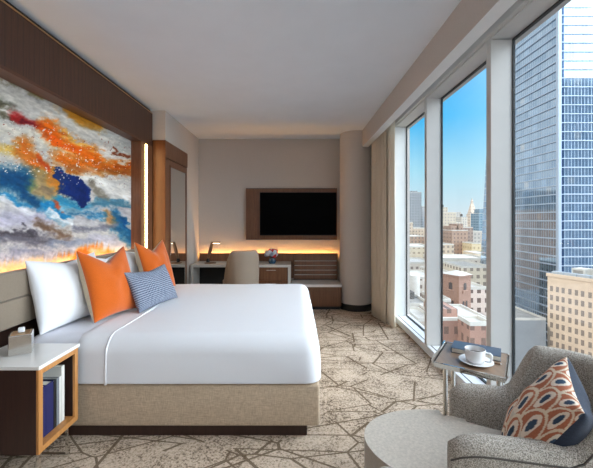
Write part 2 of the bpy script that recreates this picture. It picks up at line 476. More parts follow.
def painting():
    nu, nv = 420, 330
    y0, y1, z0, z1 = RY0, RY1-0.002, 1.02, 2.492
    Y = np.linspace(y0, y1, nu)[None, :].repeat(nv, 0); Z = np.linspace(z0, z1, nv)[:, None].repeat(nu, 1)
    # design frame of the artwork (s along the canvas, t downwards)
    s = 294 - 2.03*335/Y; t_ = 220 - (Z-1.5)*335/Y
    s = s.copy(); t_ = t_.copy()
    wx = (fbm(s/26, t_/18, 3)-0.5)*20 + (fbm(s/9, t_/6, 9)-0.5)*9
    wy = (fbm(s/26, t_/16, 17)-0.5)*15 + (fbm((s+t_)/11, (t_-s*0.4)/4, 21)-0.5)*9
    S = s+wx; T = t_+wy
    fine = fbm(s/2.2, t_/2.2, 41, 4)
    med = fbm((s+0.5*t_)/14, (t_-0.5*s)/3.2, 55, 4)
    C = np.zeros((nv, nu, 3)); C[:] = (205, 203, 200)
    def cap(x0, y0_, x1, y1_, r, col, op=0.95, soft=0.95, gr=0.28):
        dx, dy = x1-x0, y1_-y0_; L2 = dx*dx+dy*dy+1e-6
        k = np.clip(((S-x0)*dx+(T-y0_)*dy)/L2, 0, 1)
        d = np.sqrt((S-x0-k*dx)**2+(T-y0_-k*dy)**2)/r + (fine-0.5)*gr*1.6
        a = np.clip((1-d)/soft, 0, 1)*op; a = a*a*(3-2*a)
        c = np.array(col, float)*(0.86+0.28*med[..., None])
        C[:] = C*(1-a[..., None]) + c*a[..., None]
    cap(-60, 40, 60, 90, 18, (112, 112, 92)); cap(-80, 90, 10, 100, 14, (104, 106, 94))
    cap(10, 70, 95, 122, 11, (150, 122, 66)); cap(50, 106, 98, 128, 11, (196, 144, 60)); cap(40, 112, 90, 134, 4, (216, 212, 206))
    cap(15, 72, 60, 100, 6, (120, 112, 78))
    cap(-60, 60, 120, 150, 10, (214, 212, 206)); cap(0, 78, 60, 112, 6, (190, 190, 188)); cap(95, 125, 128, 150, 14, (208, 210, 206))
    cap(-50, 92, 15, 112, 9, (118, 116, 96)); cap(0, 100, 22, 118, 5, (96, 92, 72))
    cap(-60, 108, 70, 150, 12, (222, 218, 208))
    cap(4, 78, 50, 98, 9, (132, 124, 96)); cap(30, 86, 70, 104, 7, (150, 128, 78)); cap(64, 106, 100, 128, 10, (198, 148, 62)); cap(-30, 96, 24, 116, 8, (112, 108, 92))
    cap(-40, 92, 60, 124, 5, (216, 214, 208)); cap(40, 110, 110, 144, 6, (226, 224, 218))
    cap(14, 112, 50, 134, 8, (168, 40, 40)); cap(20, 116, 46, 131, 3, (120, 20, 46))
    cap(40, 126, 97, 157, 13, (238, 128, 24)); cap(55, 138, 80, 150, 6, (242, 116, 20)); cap(62, 130, 92, 148, 3, (245, 200, 110), 0.8)
    cap(-50, 140, 22, 152, 10, (206, 180, 110)); cap(20, 148, 52, 190, 17, (214, 128, 46)); cap(34, 176, 54, 196, 12, (170, 140, 84)); cap(36, 158, 46, 170, 6, (206, 92, 24))
    cap(58, 158, 128, 168, 13, (222, 128, 38)); cap(70, 168, 128, 172, 8, (176, 104, 46), 0.8); cap(68, 174, 120, 172, 4, (180, 116, 44)); cap(100, 150, 128, 160, 5, (236, 232, 226)); cap(112, 150, 126, 158, 2.2, (140, 70, 30)); cap(118, 165, 128, 168, 4, (180, 92, 24))
    cap(-70, 160, 32, 186, 3.2, (178, 176, 70))
    cap(-80, 190, 20, 180, 21, (18, 92, 132)); cap(5, 174, 38, 204, 13, (16, 82, 122)); cap(-30, 186, 30, 206, 5, (40, 130, 170))
    cap(34, 180, 52, 200, 13, (176, 158, 120)); cap(40, 186, 56, 196, 6, (150, 134, 112)); cap(52, 170, 58, 190, 6, (200, 140, 60))
    cap(88, 178, 128, 196, 16, (250, 248, 244)); cap(92, 200, 122, 203, 3, (70, 130, 156), 0.7); cap(88, 184, 100, 200, 8, (150, 144, 132))
    cap(60, 203, 92, 208, 8, (44, 140, 176))
    cap(62, 214, 120, 214, 13, (196, 194, 198)); cap(88, 205, 128, 206, 6, (92, 142, 164)); cap(100, 214, 112, 222, 6, (178, 140, 96))
    cap(-80, 225, 42, 218, 18, (188, 186, 200)); cap(0, 200, 36, 212, 5, (222, 222, 226))
    cap(44, 206, 62, 216, 9, (34, 136, 182)); cap(50, 212, 72, 226, 4, (232, 234, 236)); cap(56, 206, 60, 210, 4, (170, 80, 50), 0.9)
    cap(58, 173, 64, 182, 6, (14, 60, 118), 1, 0.25); cap(67, 188, 77, 193, 11, (14, 54, 116), 1, 0.4); cap(74, 182, 77, 200, 5, (12, 48, 106), 1, 0.4)
    cap(112, 216, 130, 246, 8, (40, 112, 150)); cap(118, 220, 130, 236, 4, (20, 92, 140))
    cap(40, 224, 70, 236, 8, (126, 104, 88)); cap(66, 210, 100, 216, 4, (40, 120, 160), 0.7); cap(72, 226, 112, 226, 5, (132, 134, 146)); cap(-80, 240, 46, 238, 10, (112, 110, 120)); cap(-20, 236, 30, 234, 4, (88, 84, 92))
    cap(20, 224, 26, 228, 3, (84, 80, 88), 0.9)
    cap(-80, 258, 60, 252, 12, (150, 152, 166)); cap(50, 240, 116, 240, 7, (140, 148, 164)); cap(95, 236, 118, 244, 8, (204, 204, 214))
    # bottom: apricot wash with feathery pale plumes rising into the grey
    plume = vnoise(s/1.5+t_/11, t_/30, 77)*0.6+vnoise(s/4.2+t_/11, t_/30, 79)*0.4; edge = 259 - s*0.07 - 10*np.exp(-((s-90)/24)**2) + (plume-0.5)*15
    a = np.clip((t_-edge)/7, 0, 1)[..., None]; rim = np.clip(1-np.abs(t_-edge+2)/6, 0, 1)[..., None]*np.clip(plume*1.6-0.25, 0, 1)[..., None]
    hot = np.clip((fbm(s/16, t_/9, 91)-0.38)*3.5 + 0.5*np.exp(-((s-88)/34)**2)-0.15, 0, 1)[..., None]*np.clip((s-36)/30, 0.08, 1)[..., None]
    under = np.array((226, 200, 172.))*(1-hot) + np.array((236, 132, 44.))*hot
    C[:] = C*(1-a)+under*a; C[:] = C*(1-rim*0.75)+np.array((226, 222, 228.))*rim*0.75
    # splatter
    spl = fbm(s/1.6, t_/1.6, 131, 3); band = np.exp(-((T-150-(S-40)*0.2)/26)**2)
    k = ((spl > 0.75) & (band > 0.3)); C[k] = (240, 236, 226)
    k = ((spl < 0.22) & (band > 0.5)); C[k] = (150, 60, 24)
    C = np.clip(C*(0.96+0.08*fine[..., None]), 0, 255)
    # saturate paints a little
    g = C.mean(2, keepdims=True); C = np.clip(g+(C-g)*1.12, 0, 255)
    mar = fbm((s+t_*0.6)/5.5, (t_-s*0.35)/2.2, 301, 4); C = np.clip(255*(C/255)**1.22*(0.86+0.26*mar[..., None]), 0, 255)
    x = C/255.0; lc = np.where(x <= 0.04045, x/12.92, ((x+0.055)/1.055)**2.4)
    relief = (fbm(s/3, t_/3, 201, 3)-0.5)*0.004
    verts = [(XP+0.012+relief[j, i], Y[j, i], Z[j, i]) for j in range(nv) for i in range(nu)]
    faces = [(j*nu+i, j*nu+i+1, (j+1)*nu+i+1, (j+1)*nu+i) for j in range(nv-1) for i in range(nu-1)]
    me = bpy.data.meshes.new('canvas'); me.from_pydata(verts, [], faces)
    ca = me.color_attributes.new('paint', 'FLOAT_COLOR', 'POINT')
    ca.data.foreach_set('color', np.concatenate([lc.reshape(-1, 3), np.ones((nu*nv, 1))], 1).astype(np.float32).ravel())
    for p in me.polygons: p.use_smooth = True
    m, nt, b = newmat('poured_paint')
    at = nt.new('ShaderNodeAttribute'); at.attribute_name = 'paint'
    ns = nt.noise(nt.coords('Object'), 120, 4, 0.7)
    nt.l.new(nt.mix(0.07, at.outputs['Color'], nt.ramp(ns, [(0.3, (0.25, 0.25, 0.25, 1)), (0.7, (0.8, 0.8, 0.8, 1))]), 'OVERLAY'), b.inputs['Base Color'])
    b.inputs['Roughness'].default_value = 0.55; b.inputs['Specular IOR Level'].default_value = 0.25
    me.materials.append(m)
    root = thing('painting', 'large abstract painting of orange, teal, navy and white swirls above the bed', 'painting', (XP+0.006, (y0+y1)/2, 1.02))
    o = bpy.data.objects.new('canvas', me); COL.objects.link(o); o.parent = root; o.location = -root.location
    obj('stretcher', box(BM(), XP+0.0055, XP+0.0095, y0, y1, z0, z1), M_white, root)
painting()

# ------------------------------------------------------------------ headboard and bed
HB = -1.88
t = thing('headboard', 'long taupe upholstered headboard panel along the wall behind the pillows', 'headboard', (-1.95, 2.5, 0.78))
ys = [0.92, 2.02, 3.08, 4.145]
for (za, zb) in ((0.78, 0.965), (0.968, 1.15)):
    for a, b_ in zip(ys, ys[1:]):
        obj('padded_panel', box(BM(), -1.965, HB, a+0.002, b_-0.002, za, zb, 0.014, 3), M_head, t, 40)
obj('backing_board', box(BM(), -1.985, -1.962, 0.92, 4.145, 0.775, 1.12), M_night, t)
t = thing('light_strip', 'hidden warm light strip glowing upward behind the headboard', 'light strip', (-1.992, 2.5, 1.06))
obj('led_tape', box(BM(), -1.998, -1.988, 0.95, 4.12, 1.075, 1.083), M_led2, t)
obj('clip_rail', box(BM(), -2.012, -1.986, 0.95, 4.12, 1.06, 1.0745), M_frame, t)

BX0, BX1, BY0, BY1, BZ = -1.87, 0.165, 2.28, 4.25, 0.70
bed = thing('bed', 'king bed with white bedding and beige linen base on a dark plinth', 'bed', (-0.85, 3.26, 0))
obj('plinth', box(BM(), BX0+0.02, BX1-0.075, BY0+0.055, BY1-0.055, 0, 0.095), M_night, bed)
obj('base', box(BM(), BX0, BX1+0.012, BY0, BY1, 0.091, 0.378, 0.022, 4), M_linen, bed, 40)
def rounded_slab(x0, x1, y0, y1, z0, z1, r, rz, nx, ny, wob=0.0, seed=0.0, taper=0.0, rb=0.015):
    """soft cushion-like slab: plan corner radius r, edge radius rz, slight taper to the top and wrinkles"""
    bm = BM(); g = bmesh.ops.create_cube(bm, size=2.0)
    bmesh.ops.subdivide_edges(bm, edges=bm.edges[:], cuts=nx, use_grid_fill=True)
    hx, hy, hz = (x1-x0)/2, (y1-y0)/2, (z1-z0)/2
    for v in bm.verts:
        p = Vector((v.co.x*hx, v.co.y*hy, v.co.z*hz))
        # spread the grid toward edges
        for k, h in ((0, hx), (1, hy), (2, hz)):
            q = p[k]/h; p[k] = h*math.copysign(abs(math.sin(q*PI/2)) if k < 2 else abs(q), q)
        core = Vector((max(-hx+r, min(hx-r, p.x)), max(-hy+r, min(hy-r, p.y)), max(-hz+rb, min(hz-rz, p.z))))
        rzz = rz if p.z > 0 else rb; d = p-core
        if d.length > 1e-6:
            e = Vector((d.x/r, d.y/r, d.z/rzz)); L = e.length
            m = max(abs(e.x), abs(e.y), abs(e.z)); 
            if L > 1e-6:
                e = e*(m/L); d = Vector((e.x*r, e.y*r, e.z*rzz))
        p = core+d
        if taper: 
            k = 1-taper*(p.z/hz*0.5+0.5)**2; p.x *= 1-(1-k)*0.6; p.y *= k
        if wob:
            n = mnoise.noise(Vector((p.x*2.3+seed, p.y*2.3, p.z*5)))*wob + mnoise.noise(Vector((p.x*8+seed, p.y*8, p.z*2)))*wob*0.35
            p += Vector((0.4*n*abs(p.x/hx)**4, n*(p.y/hy)**3, n*0.5))
        v.co = p + Vector(((x0+x1)/2, (y0+y1)/2, (z0+z1)/2))
    return bm
obj('mattress', rounded_slab(BX0+0.005, BX1-0.03, BY0+0.03, BY1-0.03, 0.383, 0.685, 0.09, 0.09, 30, 30), M_sheet, bed, 179)
obj('duvet', rounded_slab(-1.56, BX1+0.024, BY0-0.016, BY1+0.016, 0.378, BZ+0.008, 0.11, 0.12, 48, 48, 0.010, 3.1, 0.02), M_white, bed, 179)
obj('sheet', rounded_slab(BX0+0.003, -1.40, BY0-0.004, BY1+0.004, 0.38, BZ-0.006, 0.085, 0.085, 30, 30, 0.012, 9.7, 0.02), M_sheet, bed, 179)
# fold of the duvet at the pillow end
bm = BM(); pts = []
for k in range(41):
    s = k/40.0; 
    y = BY0-0.004 + s*(BY1-BY0+0.008); pts.append((-1.275+0.01*math.sin(s*7), y, 0))
def duv_z(y):
    r = 0.12; d = min(y-BY0+0.012, BY1+0.012-y)
    return BZ+0.004 if d > r else BZ+0.004-r+math.sqrt(max(0, r*r-(r-max(d, 0))**2))
P = [(x, max(BY0-0.010, min(BY1+0.010, y)), duv_z(y)) for x, y, _ in pts]
P = [(-1.275, BY0-0.016, 0.385), (-1.275, BY0-0.014, 0.5)] + P + [(-1.275, BY1+0.014, 0.5), (-1.275, BY1+0.016, 0.385)]
tube(bm, P, 0.009, 8); obj('duvet_hem', bm, M_white, bed, 179)

# ------------------------------------------------------------------ pillows
def pillow_sheets(wd, ht, th, sag=0.0, ear=0.05, n=26, wr=0.006, seed=0.0, back=1.0):
    """local frame: x along width, y up, z thickness. returns function(side)->bm"""
    def pt(i, j, side):
        u = -1+2*i/n; v = -1+2*j/n
        u = math.sin(u*PI/2); v = math.sin(v*PI/2)
        x = u*wd/2*(1-ear*(1-v*v)); y = v*ht/2*(1-ear*(1-u*u))
        y -= sag*(1-abs(u))**1.2*max(0, (v+1)/2)**2
        pr = (max(0, (1-u*u))*max(0, (1-v*v)))**0.42
        z = side*th/2*pr*(1 if side > 0 else back)
        z += side*wr*pr*mnoise.noise(Vector((u*2.2+seed, v*2.2, side*3.0)))*3
        return Vector((x, y, z))
    def mk(side, M):
        bm = BM(); uvl = bm.loops.layers.uv.new('UVMap')
        g = [[bm.verts.new(M @ pt(i, j, side)) for i in range(n+1)] for j in range(n+1)]
        for j in range(n):
            for i in range(n):
                q = [(i, j), (i+1, j), (i+1, j+1), (i, j+1)]
                if side < 0: q = q[::-1]
                f = bm.faces.new([g[b][a] for a, b in q])
                for l, (a, b) in zip(f.loops, q): l[uvl].uv = (a/n, b/n)
        return bm
    return mk
def pillow(name, label, base_c, yaw, lean, wd, ht, th, mf, mb, sag=0.0, ear=0.05, group=None, roll=0.0, parts=('front_cover', 'back_cover'), seed=0.0, M=None, n=26, back=1.0):
    """base_c: bottom centre; front faces +X turned by yaw; leans back by lean"""
    if M is None:
        nx = Vector((math.cos(yaw), math.sin(yaw), 0)); up = Vector((0, 0, 1)); sx = up.cross(nx)
        nrm = (nx*math.cos(lean)+up*math.sin(lean)); upv = (up*math.cos(lean)-nx*math.sin(lean))
        sx = upv.cross(nrm)
        c = Vector(base_c)+upv*(ht/2)
        M = frameM(c, sx, upv, nrm) @ Matrix.Rotation(roll, 4, 'Z')
    t = thing(name, label, 'pillow' if 'sleeping' in name else 'cushion', base_c, group)
    mk = pillow_sheets(wd, ht, th, sag, ear, n=n, seed=seed, back=back)
    for side, pn, m in ((1, parts[0], mf), (-1, parts[1], mb)):
        o = obj(pn, mk(side, M), m, t, 179)
    return t
D = math.radians
ZB = BZ+0.0
pillow('sleeping_pillow', 'white pillow nearest the nightstand, standing against the headboard', (-1.715, 2.65, ZB), D(-8), D(13), 0.66, 0.53, 0.20, M_white, M_white, 0.05, 0.05, seed=1)
pillow('sleeping_pillow', 'white pillow mostly hidden behind the large near orange cushion', (-1.755, 3.26, ZB), D(0), D(10), 0.50, 0.47, 0.14, M_white, M_white, 0.03, 0.05, seed=2)
pillow('sleeping_pillow', 'white pillow behind the far orange cushion', (-1.745, 3.83, ZB), D(0), D(10), 0.58, 0.48, 0.14, M_white, M_white, 0.03, 0.05, seed=3)
pillow('throw_cushion', 'near orange velvet cushion with beige back, between white pillow and blue cushion', (-1.45, 2.775, ZB+0.015), D(-16), D(18), 0.48, 0.575, 0.17, M_orange, M_beige, 0.12, 0.07, seed=4, back=1.7)
pillow('throw_cushion', 'far orange velvet cushion standing behind the blue patterned cushion', (-1.47, 3.76, ZB+0.015), D(-14), D(18), 0.48, 0.575, 0.17, M_orange, M_beige, 0.12, 0.07, seed=5, back=1.7)
# blue woven lumbar
M_bluew, bt, bb = newmat('blue_woven_pattern')
uvv = bt.coords('UV', (46, 28, 1))
ck = bt.new('ShaderNodeSeparateXYZ'); bt.l.new(uvv, ck.inputs[0])
sa = bt.math('SINE', bt.math('MULTIPLY', bt.math('ADD', ck.outputs[0], ck.outputs[1]), PI))
sb = bt.math('SINE', bt.math('MULTIPLY', bt.math('SUBTRACT', ck.outputs[0], ck.outputs[1]), PI))
pat = bt.math('GREATER_THAN', bt.math('MULTIPLY', sa, sb), -0.12)
bt.l.new(bt.mix(pat, lin((164, 172, 186)), lin((62, 74, 98))), bb.inputs['Base Color'])
bb.inputs['Roughness'].default_value = 0.85
pillow('lumbar_cushion', 'small blue and white patterned cushion lying in front of the orange ones', (-1.245, 3.12, ZB+0.012), D(-12), D(24), 0.59, 0.37, 0.15, M_bluew, M_bluew, 0.03, 0.06, seed=6)

# ------------------------------------------------------------------ nightstand
NX0, NX1, NY0, NY1 = -1.872, -1.425, 1.865, 2.205
ns = thing('nightstand', 'dark brown nightstand with white stone top and oak-framed open shelf', 'nightstand', (-1.66, 2.035, 0))
bm = BM(); e = 0.02
box(bm, NX0, NX1-0.012, NY0, NY0+e, 0.19, 0.664); box(bm, NX0, NX1-0.012, NY1-e, NY1, 0.19, 0.664)
box(bm, NX0, NX1-0.012, NY0+e, NY1-e, 0.19, 0.21); box(bm, NX0, NX1-0.012, NY0+e, NY1-e, 0.644, 0.664); box(bm, NX0, NX0+0.015, NY0+e, NY1-e, 0.21, 0.644)
obj('carcass', bm, M_night, ns)
bm = BM(); fw = 0.032
box(bm, NX1-0.012, NX1+0.004, NY0, NY0+fw, 0.19, 0.664, 0.002); box(bm, NX1-0.012, NX1+0.004, NY1-fw, NY1, 0.19, 0.664, 0.002)
box(bm, NX1-0.012, NX1+0.004, NY0+fw, NY1-fw, 0.19, 0.19+fw, 0.002); box(bm, NX1-0.012, NX1+0.004, NY0+fw, NY1-fw, 0.664-fw, 0.664, 0.002)
obj('oak_frame', bm, M_oak, ns)['label'] = 'light oak frame around the open shelf'
obj('shelf_lining', box(BM(), NX0+0.016, NX1-0.013, NY0+e+0.001, NY1-e-0.001, 0.2105, 0.222), M_oak, ns)
obj('top', box(BM(), NX0-0.0, NX1+0.012, NY0-0.008, NY1+0.008, 0.665, 0.686, 0.003), M_white_stone, ns)['label'] = 'white stone top'
for ya in (NY0+0.012, NY1-0.085):
    bm = BM(); z = 0.19
    for xa in (NX0+0.05, NX1-0.024): box(bm, xa, xa+0.02, ya, ya+0.02, 0.017, z, 0.002)
    box(bm, NX0+0.05, NX1-0.004, ya, ya+0.02, 0.0, 0.0185, 0.002)
    obj('leg_frame', bm, M_chrome, ns)['label'] = 'chrome sled leg'
M_bookblue = plain('navy_cloth', (26, 28, 82), 0.7); M_bookblk = plain('black_cloth', (22, 22, 24), 0.6)
M_bookgry = plain('grey_cloth', (120, 124, 130), 0.7); M_bookwht = plain('white_card', (226, 224, 218), 0.6); M_page = plain('page_edges', (236, 230, 216), 0.9, scale=200, stretch=(1, 40, 40), var=0.12)
def book_up(label, y0, y1, z1, m, dep=0.2, x=NX1-0.045, z0=0.2225):
    t = thing('book', label, 'book', (x-dep/2, (y0+y1)/2, z0), 'books on the nightstand shelf')
    bm = BM(); c = 0.0025
    box(bm, x-dep, x, y0, y0+c, z0, z1); box(bm, x-dep, x, y1-c, y1, z0, z1); box(bm, x-c*1.3, x, y0+c, y1-c, z0, z1, 0.0008)
    obj('cover', bm, m, t); obj('pages', box(BM(), x-dep+0.004, x-0.004, y0+c, y1-c, z0+0.004, z1-0.005), M_page, t)
book_up('thick navy blue book at the near end of the nightstand shelf', 1.905, 1.985, 0.522, M_bookblue)
book_up('second navy blue book on the nightstand shelf, touching the black one', 1.9865, 2.047, 0.520, M_bookblue)
book_up('slim black book beside the navy ones on the nightstand shelf', 2.049, 2.073, 0.512, M_bookblk)
book_up('grey book between the black and white ones on the nightstand shelf', 2.075, 2.097, 0.518, M_bookgry)
book_up('short thin white book in the nightstand shelf', 2.099, 2.114, 0.516, M_bookwht)
book_up('tallest white book at the far end of the nightstand shelf', 2.118, 2.146, 0.572, M_bookwht)
# metal box on the nightstand
t = thing('tissue_box', 'square brushed metal tissue box on the nightstand top', 'tissue box', (-1.665, 2.075, 0.686))
Mx = Matrix.Translation((-1.68, 2.065, 0.686)) @ Matrix.Scale(0.93, 4) @ Matrix.Rotation(D(32), 4, 'Z')
M_brush = plain('brushed_nickel', (214, 210, 204), 0.2, 0.95, var=0.08, scale=60, stretch=(1, 1, 12))
obj('body', box(BM(), -0.06, 0.06, -0.06, 0.06, 0, 0.128, 0.003, M=Mx), M_brush, t)
obj('lid', box(BM(), -0.05, 0.05, -0.05, 0.05, 0.128, 0.132, 0.001, M=Mx), M_brass, t)
bm = BM(); box(bm, -0.018, 0.018, -0.012, 0.012, 0.132, 0.165, 0.006, M=Mx); obj('tissue', bm, M_white, t)

# ------------------------------------------------------------------ mirror cupboard
t = thing('wardrobe', 'walnut wardrobe with a tall mirror door beside the bed', 'wardrobe', (-1.8, 4.95, 0))
XC = -1.722
obj('side_panel', box(BM(), -1.888, XC, 4.482, 4.50, 0, 2.57), wood('walnut_honey', (86, 48, 22), (116, 70, 34), 0.4, 'Z'), t)
obj('header', box(BM(), -1.75, XC, 4.50, 5.42, 2.345, 2.57), M_walnut_plain, t)
obj('carcass', box(BM(), -2.0, -1.76, 4.50, 5.418, 0.0, 2.568), M_night, t)
dr = obj('door', box(BM(), -1.755, XC-0.006, 4.51, 5.41, 0.05, 2.335, 0.002), M_walnut_plain, t)
bm = BM(); box(bm, XC-0.0055, XC-0.002, 4.68, 5.33, 0.15, 2.24); obj('mirror', bm, M_mirror, dr)
bm = BM(); a = XC-0.0055
box(bm, a, XC+0.004, 4.655, 4.68, 0.125, 2.265); box(bm, a, XC+0.004, 5.33, 5.355, 0.125, 2.265); box(bm, a, XC+0.004, 4.68, 5.33, 2.24, 2.265); box(bm, a, XC+0.004, 4.68, 5.33, 0.125, 0.15)
obj('mirror_frame', bm, M_walnut_plain, dr)
bm = BM(); tube(bm, [(XC, 4.60, 1.02), (XC+0.03, 4.60, 1.02), (XC+0.03, 4.60, 1.22), (XC, 4.60, 1.22)], 0.006, 8); obj('handle', bm, M_chrome, dr)

# ------------------------------------------------------------------ desk, backsplash, bench
DX0, DX1, DY0 = -1.70, -0.055, 5.50
t = thing('desk', 'long white-edged desk against the back wall with a walnut drawer pedestal', 'desk', (-0.9, 5.75, 0))
obj('top', box(BM(), DX0, DX1, DY0, 6.0, 0.722, 0.762, 0.003), M_desk, t)
obj('end_panel', box(BM(), DX0, DX0+0.045, DY0, 6.0, 0, 0.7215), M_desk, t)
obj('end_panel', box(BM(), DX1-0.045, DX1, DY0, 6.0, 0, 0.7215), M_desk, t)
obj('pedestal', box(BM(), -0.66, DX1-0.047, DY0+0.045, 5.98, 0.04, 0.721), M_walnut_plain, t)
for k in range(3):
    z0 = 0.06+k*0.222; dr = obj('drawer', box(BM(), -0.655, DX1-0.05, DY0+0.02, DY0+0.044, z0, z0+0.214, 0.002), M_walnut_plain, t)
    bm = BM(); tube(bm, [(-0.45, DY0+0.02, z0+0.17), (-0.45, DY0, z0+0.17), (-0.3, DY0, z0+0.17), (-0.3, DY0+0.02, z0+0.17)], 0.005, 8); obj('handle', bm, M_chrome, dr)
obj('modesty_panel', box(BM(), DX0+0.05, -0.665, 5.86, 5.88, 0.1, 0.721), M_dark, t)
t = thing('wall_panel', 'low walnut backsplash running behind the desk and bench', 'wall panel', (-0.45, 5.99, 0.70))
obj('board', box(BM(), DX0+0.01, DX1+0.0035, 6.002, 6.02, 0.765, 0.905, 0.002), M_walnut_plain, t)
obj('board', box(BM(), DX1+0.004, 0.78, 6.002, 6.02, 0.46, 0.905, 0.002), M_walnut_plain, t)
obj('bracket', box(BM(), DX0+0.05, 0.76, 6.02, 6.075, 0.78, 0.80), M_dark, t)
t = thing('light_strip', 'warm light strip glowing behind the backsplash below the television', 'light strip', (-0.45, 6.05, 0.83))
obj('led_tape', box(BM(), DX0+0.03, 0.77, 6.040, 6.050, 0.842, 0.849), M_led, t)
obj('clip_rail', box(BM(), DX0+0.03, 0.77, 6.03, 6.07, 0.83, 0.8415), M_frame, t)

t = thing('bench', 'walnut luggage bench with white seat slab right of the desk', 'bench', (0.37, 5.78, 0))
obj('plinth', box(BM(), -0.02, 0.77, 5.62, 5.98, 0, 0.06), M_base_black, t)
obj('base', box(BM(), -0.05, 0.79, 5.575, 5.98, 0.06, 0.385, 0.003), M_walnut_plain, t)
obj('seat_slab', box(BM(), -0.052, 0.80, 5.55, 5.98, 0.386, 0.43, 0.004), M_white_stone, t)
obj('back_panel', box(BM(), -0.01, 0.77, 5.978, 5.992, 0.431, 0.90, 0.002), M_night, t)
for k in range(5):
    z = 0.455+k*0.082
    obj('back_slat', box(BM(), 0.0, 0.765, 5.958, 5.977, z, z+0.066 if k < 4 else 0.90, 0.002), M_walnut_plain, t)
    if k < 4: obj('lit_gap_strip', box(BM(), 0.01, 0.755, 5.955, 5.976, z+0.0665, z+0.076), M_desk, t)  # pale strips stand in colour for light shining through the slat gaps

# television
t = thing('tv_panel', 'walnut wall board that carries the television', 'wall panel', (-0.045, 6.05, 1.158))
obj('board', box(BM(), -0.865, 0.775, 6.03, 6.078, 1.158, 2.06, 0.003), M_walnut_plain, t)
bm = BM(); box(bm, -0.865, 0.775, 6.03, 6.078, 2.0605, 2.072); obj('edge_rail', bm, M_night, t)
bm = BM(); box(bm, -0.865, 0.775, 6.03, 6.078, 1.146, 1.1575); obj('edge_rail', bm, M_night, t)
t = thing('television', 'large black flat television on the walnut wall board', 'television', (0.075, 6.0, 1.22))
obj('screen', box(BM(), -0.605, 0.755, 5.988, 5.992, 1.236, 1.988), M_screen, t)
obj('housing', box(BM(), -0.612, 0.762, 5.993, 6.03, 1.222, 1.996, 0.004), M_black, t)

# desk lamp
t = thing('desk_lamp', 'small bronze desk lamp with a lit head on the left of the desk', 'desk lamp', (-1.43, 5.72, 0.762))
bm = BM(); lathe(bm, [(0.0, 0), (0.10, 0.0), (0.10, 0.012), (0.02, 0.02), (0.0, 0.02)], (-1.43, 5.72, 0.7622), 32); obj('base', bm, M_lampmetal, t, 40)
bm = BM(); lathe(bm, [(0.026, 0.0), (0.03, 0.03), (0.022, 0.06), (0.0, 0.07)], (-1.47, 5.72, 0.7825), 20); obj('joint', bm, M_black, t, 40)
bm = BM(); tube(bm, [(-1.468, 5.72, 0.84), (-1.43, 5.72, 0.98), (-1.395, 5.72, 1.115)], [0.018, 0.03, 0.025], 12); obj('arm', bm, M_lampmetal, t, 40)
hd = bm = BM(); box(bm, -1.405, -1.255, 5.69, 5.75, 1.105, 1.128, 0.006); hd = obj('head', bm, M_lampmetal, t)
obj('bulb_panel', box(BM(), -1.39, -1.265, 5.70, 5.74, 1.101, 1.1045), M_ledlamp, hd)

# flower vase
t = thing('flower_vase', 'blue glass vase of pale and red flowers on the right of the desk', 'vase', (-0.37, 5.68, 0.762))
M_vase = plain('blue_glass', (40, 72, 96), 0.1, spec=0.6)
bm = BM(); lathe(bm, [(0.0, 0.0), (0.05, 0.0), (0.066, 0.03), (0.064, 0.075), (0.05, 0.10), (0.043, 0.10), (0.055, 0.07), (0.0, 0.012)], (-0.37, 5.68, 0.7622), 28); obj('vessel', bm, M_vase, t, 50)
M_fl = [plain('pale_petals', (206, 212, 220), 0.8, var=0.15, scale=60), plain('red_petals', (190, 40, 40), 0.8, var=0.2, scale=60), plain('blue_petals', (150, 168, 190), 0.8, var=0.15, scale=60)]
M_leaf = plain('leaf_green', (58, 76, 52), 0.7, var=0.2)
rnd = random.Random(4)
for k in range(22):
    a = rnd.uniform(0, 2*PI); el = rnd.uniform(-0.1, 1.4); R = 0.098
    c = Vector((-0.37+R*math.cos(a)*math.cos(el), 5.68+R*math.sin(a)*math.cos(el), 0.91+0.075*math.sin(el)))
    bm = BM(); bmesh.ops.create_icosphere(bm, subdivisions=3, radius=0.038)
    for v in bm.verts:
        n = v.co.normalized(); v.co *= 1+0.22*math.sin(9*math.atan2(n.y, n.x)+6*n.z)*(1-abs(n.z)*0.6)
    bmesh.ops.translate(bm, vec=c, verts=bm.verts)
    red = el > 0.75 or rnd.random() < 0.12
    obj('flower', bm, M_fl[1] if red and k % 2 == 0 else M_fl[2 if k % 3 == 0 else 0], t, 60)
bm = BM()
for k in range(9):
    a = k*0.7; tube(bm, [(-0.37, 5.68, 0.78), (-0.37+0.06*math.cos(a), 5.68+0.06*math.sin(a), 0.9)], 0.003, 5)
obj('stems', bm, M_leaf, t)

